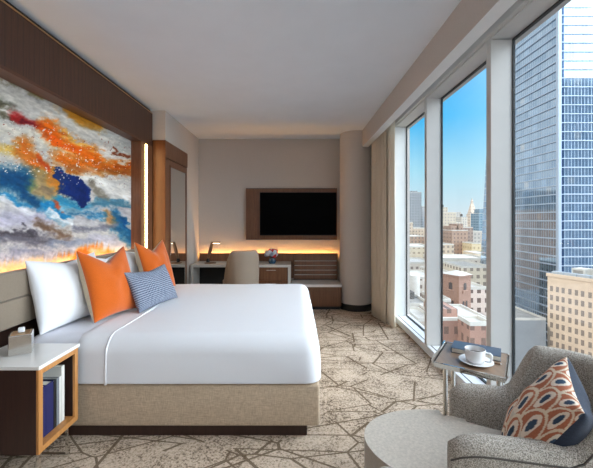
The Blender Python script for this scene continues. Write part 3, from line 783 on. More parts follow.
# desk chair: upholstered shell
def shell_path(a_len, b, back, n=40, ex=1.0, near=0.0):
    """plan curve from right arm front, around the back, to left arm front; local f forward, l lateral"""
    pts = []
    for k in range(10): pts.append((near-(a_len+near)*k/10, -b))
    for k in range(n+1):
        th = PI*k/n; cs = math.cos(th); pts.append((-a_len-back*math.sin(th)**ex, -b*math.copysign(abs(cs)**ex, cs)))
    for k in range(1, 11): pts.append((-a_len+a_len*k/10, b))
    return pts
def shell(bm, path, ztop, zbot, thick, to_world, splay=0.0, endround=True, nj=7):
    n = len(path); rings = []
    for i, (f, l) in enumerate(path):
        a = Vector(path[max(0, i-1)]); c = Vector(path[min(n-1, i+1)]); tg = (c-a).normalized(); nr = Vector((-tg.y, tg.x))  # outward
        zt = ztop(f, l); zb = zbot(f, l) if callable(zbot) else zbot
        tk = thick
        k = min(i, n-1-i)
        if endround and k < 4: tk = thick*(0.55, 0.8, 0.93, 0.985)[k]; zt -= thick*(0.45, 0.2, 0.07, 0.015)[k]
        r = tk/2; ring = []
        def put(off, z):
            sp_ = splay*(z-zb); ring.append(bm.verts.new(to_world(f+nr.x*(off+sp_), l+nr.y*(off+sp_), z)))
        for j in range(nj): put(r, zb+(zt-r-zb)*j/nj)
        for j in range(9): th = PI*j/8; put(r*math.cos(th), zt-r+r*math.sin(th))
        for j in range(nj): put(-r, zt-r-(zt-r-zb)*(j+1)/nj)
        rings.append(ring)
    m = len(rings[0])
    for i in range(n-1):
        for j in range(m): bm.faces.new((rings[i][j], rings[i][(j+1) % m], rings[i+1][(j+1) % m], rings[i+1][j]))
    bm.faces.new(rings[0]); bm.faces.new(rings[-1][::-1])
    return bm
def sstep(a, b, x):
    t = max(0, min(1, (x-a)/(b-a))); return t*t*(3-2*t)
cx, cy, yaw = -0.845, 5.22, D(112)
fd = Vector((math.cos(yaw), math.sin(yaw))); ld = Vector((-fd.y, fd.x))
def tw(f, l, z): return Vector((cx+fd.x*f+ld.x*l, cy+fd.y*f+ld.y*l, z))
t = thing('desk_chair', 'taupe upholstered desk chair with rounded high back pulled to the desk', 'chair', (cx, cy, 0))
bm = BM(); pth = shell_path(0.10, 0.235, 0.24)
shell(bm, pth, lambda f, l: 0.60+0.455*sstep(-0.08, -0.29, f), 0.40, 0.055, tw, 0.03); obj('back_shell', bm, M_taupe, t, 60)
bm = BM(); pl_ = [(0.26*math.cos(a)*1.0, 0.225*math.sin(a)) for a in [2*PI*k/40 for k in range(40)]]
prism(bm, [tuple(tw(f-0.06, l, 0).xy) for f, l in pl_], 0.38, 0.48, 0.03, 4); obj('seat', bm, M_taupe, t, 60)
for f, l in ((0.14, 0.17), (0.14, -0.17), (-0.24, 0.15), (-0.24, -0.15)):
    bm = BM(); tube(bm, [tw(f*0.8, l*0.8, 0.385), tw(f, l, 0.0)], [0.018, 0.011], 12); obj('leg', bm, M_night, t, 60)

# ------------------------------------------------------------------ side table, cup, book
TC = Vector((1.142, 2.148)); ta = math.radians(-34.7)
e1 = Vector((math.cos(ta), math.sin(ta))); e2 = Vector((-e1.y, e1.x))
TZ = 0.615
MT = frameM((TC.x, TC.y, 0), (e1.x, e1.y, 0), (e2.x, e2.y, 0), (0, 0, 1))
hw, hd_ = 0.185, 0.20
t = thing('side_table', 'chrome-edged wooden tray table between armchair and window', 'side table', (TC.x, TC.y, 0))
M_tray = wood('grey_walnut_tray', (120, 98, 80), (150, 124, 102), 0.3, 'Y')
obj('tray_board', box(BM(), -hw, hw, -hd_, hd_, TZ-0.014, TZ, 0.002, M=MT), M_tray, t)
def flare(s):
    bm = BM(); th = 0.004
    prof = [(s*hw, TZ-0.016), (s*(hw+0.012), TZ+0.012)]
    vs = []
    for y in (-hd_-0.004, hd_+0.004):
        for (x, z) in prof: 
            for dx in (0, s*0.008): vs.append(bm.verts.new(MT @ Vector((x+dx, y, z))))
    a = vs; q = [(0,2,3,1), (4,5,7,6), (0,4,6,2), (1,3,7,5), (2,6,7,3), (0,1,5,4)]
    for f in q: bm.faces.new([a[i] for i in f])
    return bm
obj('flared_edge', flare(-1), M_chrome, t); obj('flared_edge', flare(1), M_chrome, t)
bm = BM(); box(bm, -hw-0.004, hw+0.004, -hd_-0.012, -hd_-0.0005, TZ-0.026, TZ+0.004, 0.002, M=MT); obj('edge_bar', bm, M_chrome, t)
bm = BM(); box(bm, -hw-0.004, hw+0.004, hd_+0.0005, hd_+0.012, TZ-0.026, TZ+0.004, 0.002, M=MT); obj('edge_bar', bm, M_chrome, t)
for x in (-hw+0.05, hw-0.03):
    pts = []
    za = TZ-0.015; r = 0.04; ya, yb = -0.135, 0.15
    pts.append((x, ya, za)); 
    for k in range(7): th = k*PI/12; pts.append((x, ya+r-r*math.cos(th), 0.012+r-r*math.sin(th)))
    for k in range(7): th = PI/2-k*PI/12; pts.append((x, yb-r+r*math.cos(th), 0.012+r-r*math.sin(th)))
    pts.append((x, yb, za))
    bm = BM(); tube(bm, [MT @ Vector(p) for p in pts], 0.0135, 12); obj('leg', bm, M_chrome, t, 50)
# book with blue cover
t = thing('book', 'blue-covered hardback lying flat at the back of the tray table', 'book', (1.19, 2.24, TZ))
MBk = frameM((TC.x, TC.y, TZ+0.0005), (e1.x, e1.y, 0), (e2.x, e2.y, 0), (0, 0, 1)) @ Matrix.Translation((0.01, 0.11, 0)) @ Matrix.Rotation(D(2), 4, 'Z')
M_cov = plain('slate_blue_cover', (68, 82, 100), 0.45, var=0.1)
bm = BM(); box(bm, -0.142, 0.142, -0.08, 0.08, 0, 0.003, M=MBk); box(bm, -0.142, 0.142, -0.08, 0.08, 0.029, 0.032, M=MBk); box(bm, -0.142, -0.138, -0.08, 0.08, 0.003, 0.029, M=MBk)
obj('cover', bm, M_cov, t); obj('pages', box(BM(), -0.1375, 0.138, -0.0765, 0.0765, 0.0032, 0.0288, M=MBk), M_page, t)
MP = frameM((TC.x, TC.y, TZ), (e1.x, e1.y, 0), (e2.x, e2.y, 0), (0, 0, 1))
cc_ = MP @ Vector((0.03, -0.072, 0))
t = thing('saucer', 'white round saucer under the cup on the tray table', 'saucer', cc_)
bm = BM(); lathe(bm, [(0.0, 0.001), (0.055, 0.001), (0.06, 0.004), (0.095, 0.016), (0.097, 0.019), (0.092, 0.0195), (0.06, 0.009), (0.0, 0.008)], cc_, 48); obj('dish', bm, M_porc, t, 60)
t = thing('coffee_cup', 'white coffee cup with square handle on the saucer', 'cup', cc_+Vector((0, 0, 0.0095)))
bm = BM(); c2 = cc_+Vector((-0.004, 0.004, 0.0095)); lathe(bm, [(0.0, 0.0), (0.042, 0.0), (0.05, 0.006), (0.056, 0.03), (0.059, 0.078), (0.056, 0.079), (0.052, 0.03), (0.045, 0.008), (0.0, 0.007)], c2, 40); obj('bowl', bm, M_porc, t, 60)
hx = Vector((0.78, -0.62, 0)).normalized()
bm = BM(); tube(bm, [c2+hx*0.053+Vector((0, 0, 0.066)), c2+hx*0.082+Vector((0, 0, 0.066)), c2+hx*0.090+Vector((0, 0, 0.058)), c2+hx*0.086+Vector((0, 0, 0.02)), c2+hx*0.076+Vector((0, 0, 0.014)), c2+hx*0.05+Vector((0, 0, 0.017))], 0.0065, 10); obj('handle', bm, M_porc, t, 60)
bm = BM(); lathe(bm, [(0, 0), (0.0505, 0.0)], c2+Vector((0, 0, 0.05)), 32, cap=False)
bmesh.ops.remove_doubles(bm, verts=bm.verts, dist=1e-6); obj('coffee', bm, plain('coffee', (58, 34, 20), 0.1), t)
t = thing('pen', 'slim dark pen on the right of the tray table', 'pen', MP @ Vector((0.12, 0.0, 0)))
bm = BM(); tube(bm, [MP @ Vector((0.085, -0.025, 0.0055)), MP @ Vector((0.155, -0.02, 0.0055))], 0.0045, 10); obj('barrel', bm, M_lampmetal, t, 60)
bm = BM(); tube(bm, [MP @ Vector((0.155, -0.02, 0.0055)), MP @ Vector((0.165, -0.0193, 0.0055))], [0.004, 0.001], 10); obj('tip', bm, M_chrome, t, 60)

# ------------------------------------------------------------------ lounge chair
AC = Vector((0.80, 1.57)); fa = Vector((-0.98, 0.21)).normalized(); la = Vector((0.21, 0.98)).normalized()
def aw(f, l, z): return Vector((AC.x+fa.x*f+la.x*l, AC.y+fa.y*f+la.y*l, z))
ch = thing('armchair', 'grey woven barrel armchair with rounded seat in the right foreground', 'armchair', (AC.x+0.15, AC.y-0.05, 0))
pth = shell_path(0.26, 0.255, 0.37, 48, 0.8, 0.13)
bm = BM(); shell(bm, pth, lambda f, l: 0.61+0.235*sstep(-0.27, -0.42, f)+(0.055*(1-sstep(-0.27, -0.42, f)) if l < 0 else 0), 0.13, 0.105, aw, 0.04)
obj('shell', bm, M_lounge2, ch, 70)
# round-fronted seat cushion
def seat_poly(grow=0.0):
    P = []
    for k in range(37):
        a = -PI/2 + PI*k/36; P.append((0.02+(0.44+grow)*math.cos(a), -0.02+(0.30+grow)*math.sin(a)))
    # neck between the arms
    P += [(-0.02, 0.20), (-0.06, 0.195), (-0.26, 0.19), (-0.44, 0.13), (-0.50, 0.0), (-0.44, -0.13), (-0.26, -0.19), (-0.06, -0.195), (-0.02, -0.20)]
    return P
bm = BM(); prism(bm, [tuple(aw(f, l, 0).xy) for f, l in seat_poly()], 0.30, 0.448, 0.06, 6); obj('seat_cushion', bm, M_lounge, ch, 60)
bm = BM(); prism(bm, [tuple(aw(f, l, 0).xy) for f, l in seat_poly(-0.02)], 0.13, 0.299, 0.02, 3); obj('seat_base', bm, M_lounge, ch, 60)
bm = BM(); lathe(bm, [(0.0, 0.0), (0.26, 0.0), (0.26, 0.015), (0.05, 0.03), (0.04, 0.13), (0.0, 0.13)], aw(0.0, 0.0, 0), 40); obj('swivel_base', bm, M_chrome, ch, 40)
# seam piping along the outer edge of the crest
pts = []
for i, (f, l) in enumerate(pth):
    a = Vector(pth[max(0, i-1)]); c = Vector(pth[min(len(pth)-1, i+1)]); tg = (c-a).normalized(); nr = Vector((-tg.y, tg.x))
    k = min(i, len(pth)-1-i)
    zt = 0.61+0.235*sstep(-0.27, -0.42, f)+(0.055*(1-sstep(-0.27, -0.42, f)) if l < 0 else 0)
    tk = 0.105*((0.55, 0.8, 0.93, 0.985)[k] if k < 4 else 1); z = zt-0.0525-(0.105*(0.45, 0.2, 0.07, 0.015)[k] if k < 4 else 0)
    o_ = tk/2+0.04*(z-0.13)
    pts.append(aw(f+nr.x*o_, l+nr.y*o_, z))
bm = BM(); tube(bm, pts, 0.004, 6); obj('piping', bm, fabric('dark_piping', (84, 78, 72), bump=0.1), ch, 60)

# patterned cushion on the armchair
P1 = Vector((1.205, 1.50, 0.885)); P2 = Vector((1.03, 1.60, 0.475)); P3 = Vector((1.04, 1.23, 0.82))
ex = (P3-P1); ey = (P1-P2); wd, ht = ex.length+0.0, ey.length
cen = (P2+P3)/2
ex.normalize(); ez = ex.cross(ey).normalized(); ey = ez.cross(ex).normalized()
toF = Vector((-0.9, 0.2, 0.3))
if ez.dot(toF) < 0: ez = -ez
Mc = frameM(cen, ex, ey, ez)
# scallop design dyed into the cloth
n = 130; mk = pillow_sheets(wd*1.12, ht*1.08, 0.17, 0.0, 0.07, n=n, seed=8)
bm = mk(1, Mc); 
t = thing('throw_cushion', 'cushion with orange, cream and blue scallop print leaning in the armchair', 'cushion', (cen.x, cen.y, 0.46))
o = obj('front_cover', bm, plain('x', (1, 1, 1)), t, 179); me = o.data
U = np.linspace(0, 1, n+1)[None, :].repeat(n+1, 0); V = np.linspace(0, 1, n+1)[:, None].repeat(n+1, 1)
if ex.cross(ey).dot(ez) < 0: pass
uu = U*4.0; vv = (1-V)*6.0
colr = np.zeros((n+1, n+1, 3)); colr[:] = (196, 108, 66); done = np.zeros((n+1, n+1), bool)
r0 = np.floor(vv)
for k in range(-1, 3):
    r = r0+1-k; off = np.mod(r, 2)*0.5
    cxx = np.floor(uu-off)+off+0.5
    du = (uu-cxx)/0.52; dv = (vv-r)/1.15
    d = np.sqrt(du**2+(dv)**2); ins = (d < 1) & (~done) & (dv > -0.999)
    core = np.sqrt((du*2.6)**2+((dv+0.30)*2.0)**2)
    c = np.where((d > 0.86)[..., None], np.array((222, 205, 180.)), np.array((176, 108, 80.)))
    c = np.where((core < 1.0)[..., None], np.array((228, 214, 196.)), c)
    c = np.where((core < 0.56)[..., None], np.array((58, 76, 96.)), c)
    mod = ((r*7+cxx*3) % 3 == 0); c = np.where((mod & (core >= 1.0) & (d <= 0.93) & (dv > 0.1))[..., None], np.array((206, 196, 182.)), c)
    colr[ins] = c[ins]; done |= ins
x = colr/255.0; lc = np.where(x <= 0.04045, x/12.92, ((x+0.055)/1.055)**2.4)
ca = me.color_attributes.new('dye', 'FLOAT_COLOR', 'POINT')
ca.data.foreach_set('color', np.concatenate([lc.reshape(-1, 3), np.ones(((n+1)**2, 1))], 1).astype(np.float32).ravel())
m, nt, b = newmat('scallop_print'); at = nt.new('ShaderNodeAttribute'); at.attribute_name = 'dye'
nz = nt.noise(nt.coords('Object'), 160, 3); nt.l.new(nt.mix(0.25, at.outputs['Color'], nt.ramp(nz, [(0.3, (0.3, 0.3, 0.3, 1)), (0.7, (0.75, 0.75, 0.75, 1))]), 'OVERLAY'), b.inputs['Base Color'])
b.inputs['Roughness'].default_value = 0.85; b.inputs['Specular IOR Level'].default_value = 0.2
me.materials.clear(); me.materials.append(m)
mk2 = pillow_sheets(wd*1.12, ht*1.08, 0.17, 0.0, 0.07, n=30, seed=8, back=1.6)
obj('back_cover', mk2(-1, Mc), M_navy, t, 179)['label'] = 'dark navy back of the cushion'

# rounded top of a pouf peeking in at the bottom edge
t = thing('pouf', 'pale grey round pouf whose top just peeks in at the bottom edge', 'pouf', (0.323, 1.13, 0))
bm = BM(); lathe(bm, [(0.0, 0.02), (0.09, 0.02), (0.14, 0.06), (0.155, 0.2), (0.15, 0.42), (0.135, 0.51), (0.095, 0.59), (0.05, 0.632), (0.0, 0.645)], (0.323, 1.13, 0), 40); obj('cushion', bm, M_lounge2, t, 70)
bm = BM(); lathe(bm, [(0.0, 0.0), (0.08, 0.0), (0.08, 0.02), (0.0, 0.02)], (0.323, 1.13, 0), 24); obj('foot', bm, M_black, t, 40)

# ------------------------------------------------------------------ city
GZ = -75.0
def px(p, Y): return (p-294.0)*Y/FPX
def pz(p, Y): return CAMZ-(p-220.0)*Y/FPX
def facade(name, wall, win, sx=3.0, sz=3.6, fw=0.45, fh=0.5, rough=0.8, var=0.1, wmetal=0.0, zphase=0.0):
    m, nt, b = newmat(name)
    tcn = nt.new('ShaderNodeTexCoord'); spx = nt.new('ShaderNodeSeparateXYZ'); nt.l.new(tcn.outputs['Object'], spx.inputs[0])
    ge = nt.new('ShaderNodeNewGeometry'); gs = nt.new('ShaderNodeSeparateXYZ'); nt.l.new(ge.outputs['Normal'], gs.inputs[0])
    isx = nt.math('GREATER_THAN', nt.math('ABSOLUTE', gs.outputs[0]), 0.6)
    h = nt.math('ADD', nt.math('MULTIPLY', isx, spx.outputs[1]), nt.math('MULTIPLY', nt.math('SUBTRACT', 1.0, isx), spx.outputs[0]))
    fx = nt.math('FRACT', nt.math('DIVIDE', nt.math('ADD', h, 500.0), sx)); fz = nt.math('FRACT', nt.math('DIVIDE', nt.math('ADD', spx.outputs[2], zphase), sz))
    a = nt.math('LESS_THAN', nt.math('ABSOLUTE', nt.math('SUBTRACT', fx, 0.5)), fw/2)
    c = nt.math('LESS_THAN', nt.math('ABSOLUTE', nt.math('SUBTRACT', fz, 0.5)), fh/2)
    mk_ = nt.math('MULTIPLY', a, c)
    nz_ = nt.noise(tcn.outputs['Object'], 0.15, 4, 0.65)
    wc = lin(wall); lo = tuple(q*(1-var*1.6) for q in wc[:3])+(1,); hi = tuple(min(1, q*(1+var)) for q in wc[:3])+(1,)
    wcol = nt.ramp(nz_, [(0.3, lo), (0.7, hi)])
    nt.l.new(nt.mix(mk_, wcol, lin(win)), b.inputs['Base Color'])
    nt.l.new(nt.math('MULTIPLY_ADD', mk_, 0.2-rough, rough), b.inputs['Roughness'])
    return m
M_roofw = plain('pale_roof', (206, 204, 198), 0.9, scale=0.3, var=0.12)
M_roofg = plain('grey_roof', (150, 148, 144), 0.9, scale=0.3, var=0.15)
M_roofb = plain('tar_roof', (96, 92, 90), 0.9, scale=0.3, var=0.15)
fac_cache = {}
def fac(wall, win, sx=3.0, sz=3.6, fw=0.45, fh=0.5):
    k = (wall, win, sx, sz, fw, fh)
    if k not in fac_cache: fac_cache[k] = facade('facade', wall, win, sx, sz, fw, fh)
    return fac_cache[k]
def building(name, label, p0, p1, pt, Y, dep, m, roof=M_roofg, par=0.8, group=None, steps=None, tank=None, cat='building'):
    """an upright block whose street front spans p0..p1 at distance Y, with parapet and roof deck"""
    x0, x1, z = px(p0, Y), px(p1, Y), pz(pt, Y)
    t = thing(name, label, cat, ((x0+x1)/2, Y+dep/2, GZ), group)
    bm = BM(); box(bm, x0, x1, Y, Y+dep, GZ, z-par); obj('walls', bm, m, t)
    bm = BM(); q = max(0.3, 0.02*(x1-x0)); a = z-par+0.002
    box(bm, x0, x1, Y, Y+q, a, z); box(bm, x0, x1, Y+dep-q, Y+dep, a, z); box(bm, x0, x0+q, Y+q, Y+dep-q, a, z); box(bm, x1-q, x1, Y+q, Y+dep-q, a, z)
    obj('parapet', bm, M_roofw, t)
    bm = BM(); box(bm, x0+q, x1-q, Y+q, Y+dep-q, a, a+0.15); obj('roof', bm, roof, t)
    if steps:
        for (a0, a1, st) in steps:
            zz = pz(st, Y); bm = BM(); box(bm, px(a0, Y), px(a1, Y), Y+dep*0.2, Y+dep*0.8, a+0.152, zz); obj('setback', bm, m, t)
    if tank:
        for (c, rpx, st) in tank:
            rr = rpx*Y/FPX; bm = BM(); zz = pz(st, Y); hh = rr*2.4
            zb = zz-hh
            lathe(bm, [(0, 0), (rr, 0), (rr, hh*0.75), (0.02*rr, hh)], (px(c, Y), Y+dep*0.5, zb), 20); o1 = obj('water_tank', bm, M_roofb, t, 40)
            bm = BM()
            for sx_, sy_ in ((1, 1), (1, -1), (-1, 1), (-1, -1)): tube(bm, [(px(c, Y)+sx_*rr*0.6, Y+dep*0.5+sy_*rr*0.6, a+0.15), (px(c, Y)+sx_*rr*0.6, Y+dep*0.5+sy_*rr*0.6, zb)], rr*0.1, 6)
            if zb > a+0.3: obj('tank_legs', bm, M_roofb, o1)
            else: bm.free()
    return t
# ground
g = struct('ground', box(BM(), -400, 1500, 8, 2500, GZ-1, GZ), plain('city_ground', (120, 118, 116), 0.95, scale=0.05, var=0.3), 'city ground far below the window')

# glass tower
YC = 150.0; XT = px(559, YC); YFAR = 218.0
M_tower, tt, tb = newmat('tower_curtain_wall')
tcn = tt.new('ShaderNodeTexCoord'); ts = tt.new('ShaderNodeSeparateXYZ'); tt.l.new(tcn.outputs['Object'], ts.inputs[0])
ge = tt.new('ShaderNodeNewGeometry'); gs = tt.new('ShaderNodeSeparateXYZ'); tt.l.new(ge.outputs['Normal'], gs.inputs[0])
isx = tt.math('GREATER_THAN', tt.math('ABSOLUTE', gs.outputs[0]), 0.6)
hh = tt.math('ADD', tt.math('MULTIPLY', isx, ts.outputs[1]), tt.math('MULTIPLY', tt.math('SUBTRACT', 1.0, isx), ts.outputs[0]))
fz = tt.math('FRACT', tt.math('DIVIDE', ts.outputs[2], 4.0))
slab = tt.math('LESS_THAN', fz, 0.09); span = tt.math('LESS_THAN', fz, 0.30)
fx = tt.math('FRACT', tt.math('DIVIDE', tt.math('ADD', hh, 900.0), 1.5)); mul = tt.math('LESS_THAN', fx, 0.12)
wn = tt.new('ShaderNodeTexWhiteNoise'); wn.noise_dimensions = '2D'
cmb = tt.new('ShaderNodeCombineXYZ'); tt.l.new(tt.math('FLOOR', tt.math('DIVIDE', tt.math('ADD', hh, 900.0), 3.0)), cmb.inputs[0]); tt.l.new(tt.math('FLOOR', tt.math('DIVIDE', ts.outputs[2], 4.0)), cmb.inputs[1])
tt.l.new(cmb.outputs[0], wn.inputs['Vector'])
glassc = tt.ramp(wn.outputs['Value'], [(0.0, lin((160, 182, 202))), (0.6, lin((182, 200, 216))), (0.95, lin((184, 206, 226))), (1.0, lin((206, 212, 216)))])
c1 = tt.mix(tt.math('MULTIPLY', span, 0.35), glassc, lin((170, 196, 220)))
c2 = tt.mix(tt.math('MULTIPLY', mul, 0.30), c1, lin((214, 226, 238)))
c3 = tt.mix(tt.math('MULTIPLY', slab, 0.75), c2, lin((226, 234, 242)))
tt.l.new(c3, tb.inputs['Base Color'])
tb.inputs['Metallic'].default_value = 0.9; tt.l.new(tt.math('MULTIPLY_ADD', tt.math('MAXIMUM', slab, mul), 0.4, 0.06), tb.inputs['Roughness'])
tower = thing('glass_tower', 'tall blue glass skyscraper filling the right window', 'skyscraper', (XT+20, YC+25, GZ))
x1t = XT+26
bm = BM(); zt = 150.0
vb = [(XT, YC), (x1t, YC), (x1t, YFAR), (XT, YFAR)]; vt_ = [(XT+0.4, YC+0.3), (x1t, YC+0.3), (x1t, 197), (XT+0.4, 197)]
A = [bm.verts.new((x, y, GZ)) for x, y in vb]; B = [bm.verts.new((x, y, zt)) for x, y in vt_]
for k in range(4): bm.faces.new((A[k], A[(k+1) % 4], B[(k+1) % 4], B[k]))
bm.faces.new(B); bm.faces.new(A[::-1]); obj('curtain_wall', bm, M_tower, tower)
M_fin = plain('tower_fin_metal', (190, 204, 220), 0.4, 0.5)
bm = BM(); box(bm, XT-0.9, XT+0.5, YC-0.9, YC+0.5, GZ, zt); obj('corner_fin', bm, M_fin, tower)
M_recess = plain('tower_recess_glass', (52, 84, 124), 0.15, 0.5)
bm = BM(); box(bm, XT+0.55, XT+2.0, YC-0.25, YC-0.02, GZ, zt); obj('corner_recess', bm, M_recess, tower)
for k in range(40):
    z = GZ+20+4*k
    if z > 110: break
    bm = BM(); box(bm, XT-0.35, x1t, YC-0.4, YC-0.26, z-0.18, z+0.18); box(bm, XT-0.35, XT-0.02, YC-0.26, YFAR-1-21*(z-GZ)/225, z-0.18, z+0.18); obj('floor_band', bm, M_fin, tower)

# cream block in front of the tower
Y1 = 123.0; d0 = Vector((px(547.5, Y1), Y1)); d1 = Vector((98.4, 110.0)); dd = (d1-d0).normalized(); nn = Vector((-dd.y, dd.x))
if nn.x < 0: nn = -nn
zr = pz(276, Y1)
def cw(a, b, z): q = d0+dd*a+nn*b; return Vector((q.x, q.y, z))
cbld = thing('office_block', 'cream masonry block with rows of small windows below the glass tower', 'building', (d0.x+6, d0.y-4, GZ))
M_cream = plain('cream_masonry', (228, 208, 186), 0.85, var=0.06, scale=0.5)
Lc, Wc = 34.0, 26.0
def wbox(bm, a0, a1, b0, b1, z0, z1, mi=0):
    vs = [bm.verts.new(cw(a, b, z)) for z in (z0, z1) for a, b in ((a0, b0), (a1, b0), (a1, b1), (a0, b1))]
    for f in ((0,1,2,3), (4,5,6,7), (0,1,5,4), (1,2,6,5), (2,3,7,6), (3,0,4,7)): bm.faces.new([vs[i] for i in f])
bm = BM(); wbox(bm, 0, Lc, 0, Wc, GZ, zr); obj('walls', bm, M_cream, cbld)
bm = BM(); wbox(bm, -0.3, Lc, -0.35, 0.6, zr+0.002, zr+1.1); obj('cornice', bm, M_cream, cbld)
bm = BM(); wbox(bm, 0.1, Lc, 0.62, Wc, zr+0.002, zr+0.3); obj('roof', bm, M_roofw, cbld)
for k in range(8):
    bm = BM(); wbox(bm, 0.8+k*4.0, 4.4+k*4.0, 1.0, 3.0, zr+0.302, zr+1.9); obj('skylight', bm, plain('skylight_glass', (176, 186, 196), 0.3), cbld)
M_win = plain('dull_window_glass', (150, 138, 130), 0.35, var=0.3, scale=0.7)
cnt = 0
for r in range(9):
    z = zr-3.4-r*3.3
    for q in range(11):
        a = 0.9+q*1.95
        if q % 3 == 2: a -= 0.15
        bm = BM(); wbox(bm, a, a+0.95, -0.06, -0.002, z-1.9, z); obj('window', bm, M_win, cbld); cnt += 1
for k, (a, b, sx_, sy_, hz) in enumerate(((3.5, 8, 4, 5, 3.0), (9, 10, 6, 6, 4.2), (17, 9, 5, 5, 3.2))):
    bm = BM(); wbox(bm, a, a+sx_, b, b+sy_, zr+0.302, zr+hz); o1 = obj('plant_room', bm, M_roofw, cbld)
    bm = BM(); wbox(bm, a+0.5, a+sx_-0.5, b-0.15, b-0.01, zr+1.0, zr+hz-0.6); obj('louvre', bm, M_roofg, o1)

# far skyline
TAN = (196, 180, 162); PAL = (206, 200, 192); WN = (146, 136, 130); WN2 = (158, 156, 156)  # distance haze is put into the colours: paler walls, low-contrast windows
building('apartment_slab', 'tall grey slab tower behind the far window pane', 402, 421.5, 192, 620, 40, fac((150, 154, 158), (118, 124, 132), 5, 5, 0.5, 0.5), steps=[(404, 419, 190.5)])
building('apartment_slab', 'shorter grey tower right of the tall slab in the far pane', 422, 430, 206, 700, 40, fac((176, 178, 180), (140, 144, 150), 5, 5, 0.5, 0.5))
building('city_building', 'pale tan block below the grey slab in the far pane', 398, 432, 228, 460, 40, fac(TAN, WN, 4, 4.2, 0.4, 0.45))
building('city_building', 'brownish mid-rise in front of the tan block in the far pane', 402, 426, 236, 380, 30, fac((186, 160, 140), WN, 4, 4.5, 0.4, 0.5), roof=M_roofw)
building('city_building', 'long low building with white roof in the far pane', 399, 434, 246, 270, 30, fac((206, 194, 172), (164, 150, 136), 4, 4, 0.5, 0.4), roof=M_roofw, par=1.2)
building('city_building', 'wide pale building with flat roof lower in the far pane', 400, 436, 262, 190, 24, fac((214, 206, 196), WN, 3, 3.4, 0.5, 0.45), roof=M_roofw, par=1.0)
t = thing('storage_tank', 'big pale round tank on a roof at the bottom of the far pane', 'tank', (px(412, 120), 120, GZ))
bm = BM(); lathe(bm, [(0, 0), (3.0, 0), (3.0, 9), (2.6, 9.4), (0, 9.8)], (px(412, 120), 121, pz(300, 120)), 32); obj('shell', bm, M_roofw, t, 40)
bm = BM(); box(bm, px(412, 120)-3.2, px(412, 120)+3.2, 117.8, 124.2, GZ, pz(300, 120)-0.002); obj('support_block', bm, fac(PAL, WN, 3, 3.4), t)
building('city_building', 'white low block beside the round tank', 419, 440, 277, 135, 18, fac((220, 214, 206), WN, 3, 3.2, 0.4, 0.45), roof=M_roofw)
building('brick_building', 'brown brick block at the foot of the far pane', 404, 431, 303, 88, 16, fac((164, 132, 116), (96, 84, 80), 2.6, 3.3, 0.4, 0.5), roof=M_roofg, tank=[(421, 4.2, 296)])
building('city_building', 'pale flat-roofed block at the very bottom of the far pane', 418, 435, 318, 74, 10, fac((196, 184, 172), WN, 2.4, 3.2, 0.4, 0.5), roof=M_roofw)

building('city_building', 'stepped tan high-rise with dark roof tank left in the middle pane', 436, 456, 212, 520, 40, fac((200, 188, 170), WN2, 4.4, 4.6, 0.4, 0.45), steps=[(437, 450, 207)], tank=[(446, 3.2, 202.5)])
building('city_building', 'tan mid-rise in front of the stepped high-rise', 450, 462, 222, 560, 30, fac((206, 192, 176), WN2, 4.4, 4.6, 0.4, 0.45))
building('city_building', 'broad cream block left in the middle pane', 436, 453, 226, 400, 30, fac((204, 192, 172), WN, 4, 4.2, 0.4, 0.45))
building('brick_building', 'brown gabled brick apartment block in the middle pane', 452, 468, 230, 330, 30, fac((172, 146, 130), (136, 120, 112), 3.4, 3.8, 0.4, 0.45), roof=M_roofb, steps=[(454, 461, 226), (460, 466, 224)])
building('brick_building', 'dark rust brick block right of the gabled one', 462, 473, 227, 350, 30, fac((160, 142, 132), (128, 118, 114), 3.4, 3.8, 0.4, 0.45), roof=M_roofb)
building('city_building', 'grey mid-rise below the pale spire', 470, 484, 231, 450, 30, fac((190, 184, 176), WN2, 5, 5, 0.45, 0.5))
building('city_building', 'blue-grey glass block right of the pale spire', 479, 489, 213, 640, 30, fac((140, 162, 176), (112, 140, 158), 6, 5, 0.7, 0.6), steps=[(481, 486, 209)])
building('city_building', 'small yellow building near the glass tower edge', 472, 481, 243, 310, 18, fac((214, 198, 164), (180, 164, 140), 4, 4.4, 0.4, 0.5))
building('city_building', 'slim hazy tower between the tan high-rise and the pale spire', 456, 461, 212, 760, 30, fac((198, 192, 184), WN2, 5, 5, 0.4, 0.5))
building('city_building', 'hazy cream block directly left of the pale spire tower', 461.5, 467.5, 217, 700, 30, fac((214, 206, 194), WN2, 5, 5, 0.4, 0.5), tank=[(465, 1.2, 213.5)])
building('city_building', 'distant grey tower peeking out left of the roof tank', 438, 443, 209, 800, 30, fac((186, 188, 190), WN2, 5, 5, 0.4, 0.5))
building('city_building', 'small tan block in front of the grey slab in the far pane', 404, 413, 222, 430, 24, fac((200, 184, 164), WN, 4, 4, 0.4, 0.5), tank=[(409, 1.6, 217.5)])
building('city_building', 'cream flat-roofed block beside the lower glass tower edge', 476, 490, 253, 262, 20, fac((216, 202, 180), WN, 3.4, 3.8, 0.4, 0.5), roof=M_roofw)
building('brick_building', 'small brown rooftop block just left of the brick tower', 441, 448.5, 285, 104, 8, fac((170, 142, 126), (124, 106, 98), 2.4, 3.2, 0.4, 0.5))
building('city_building', 'beige block at the middle of the middle pane', 438, 454, 244, 300, 28, fac((196, 180, 160), WN, 4, 4.2, 0.45, 0.5))
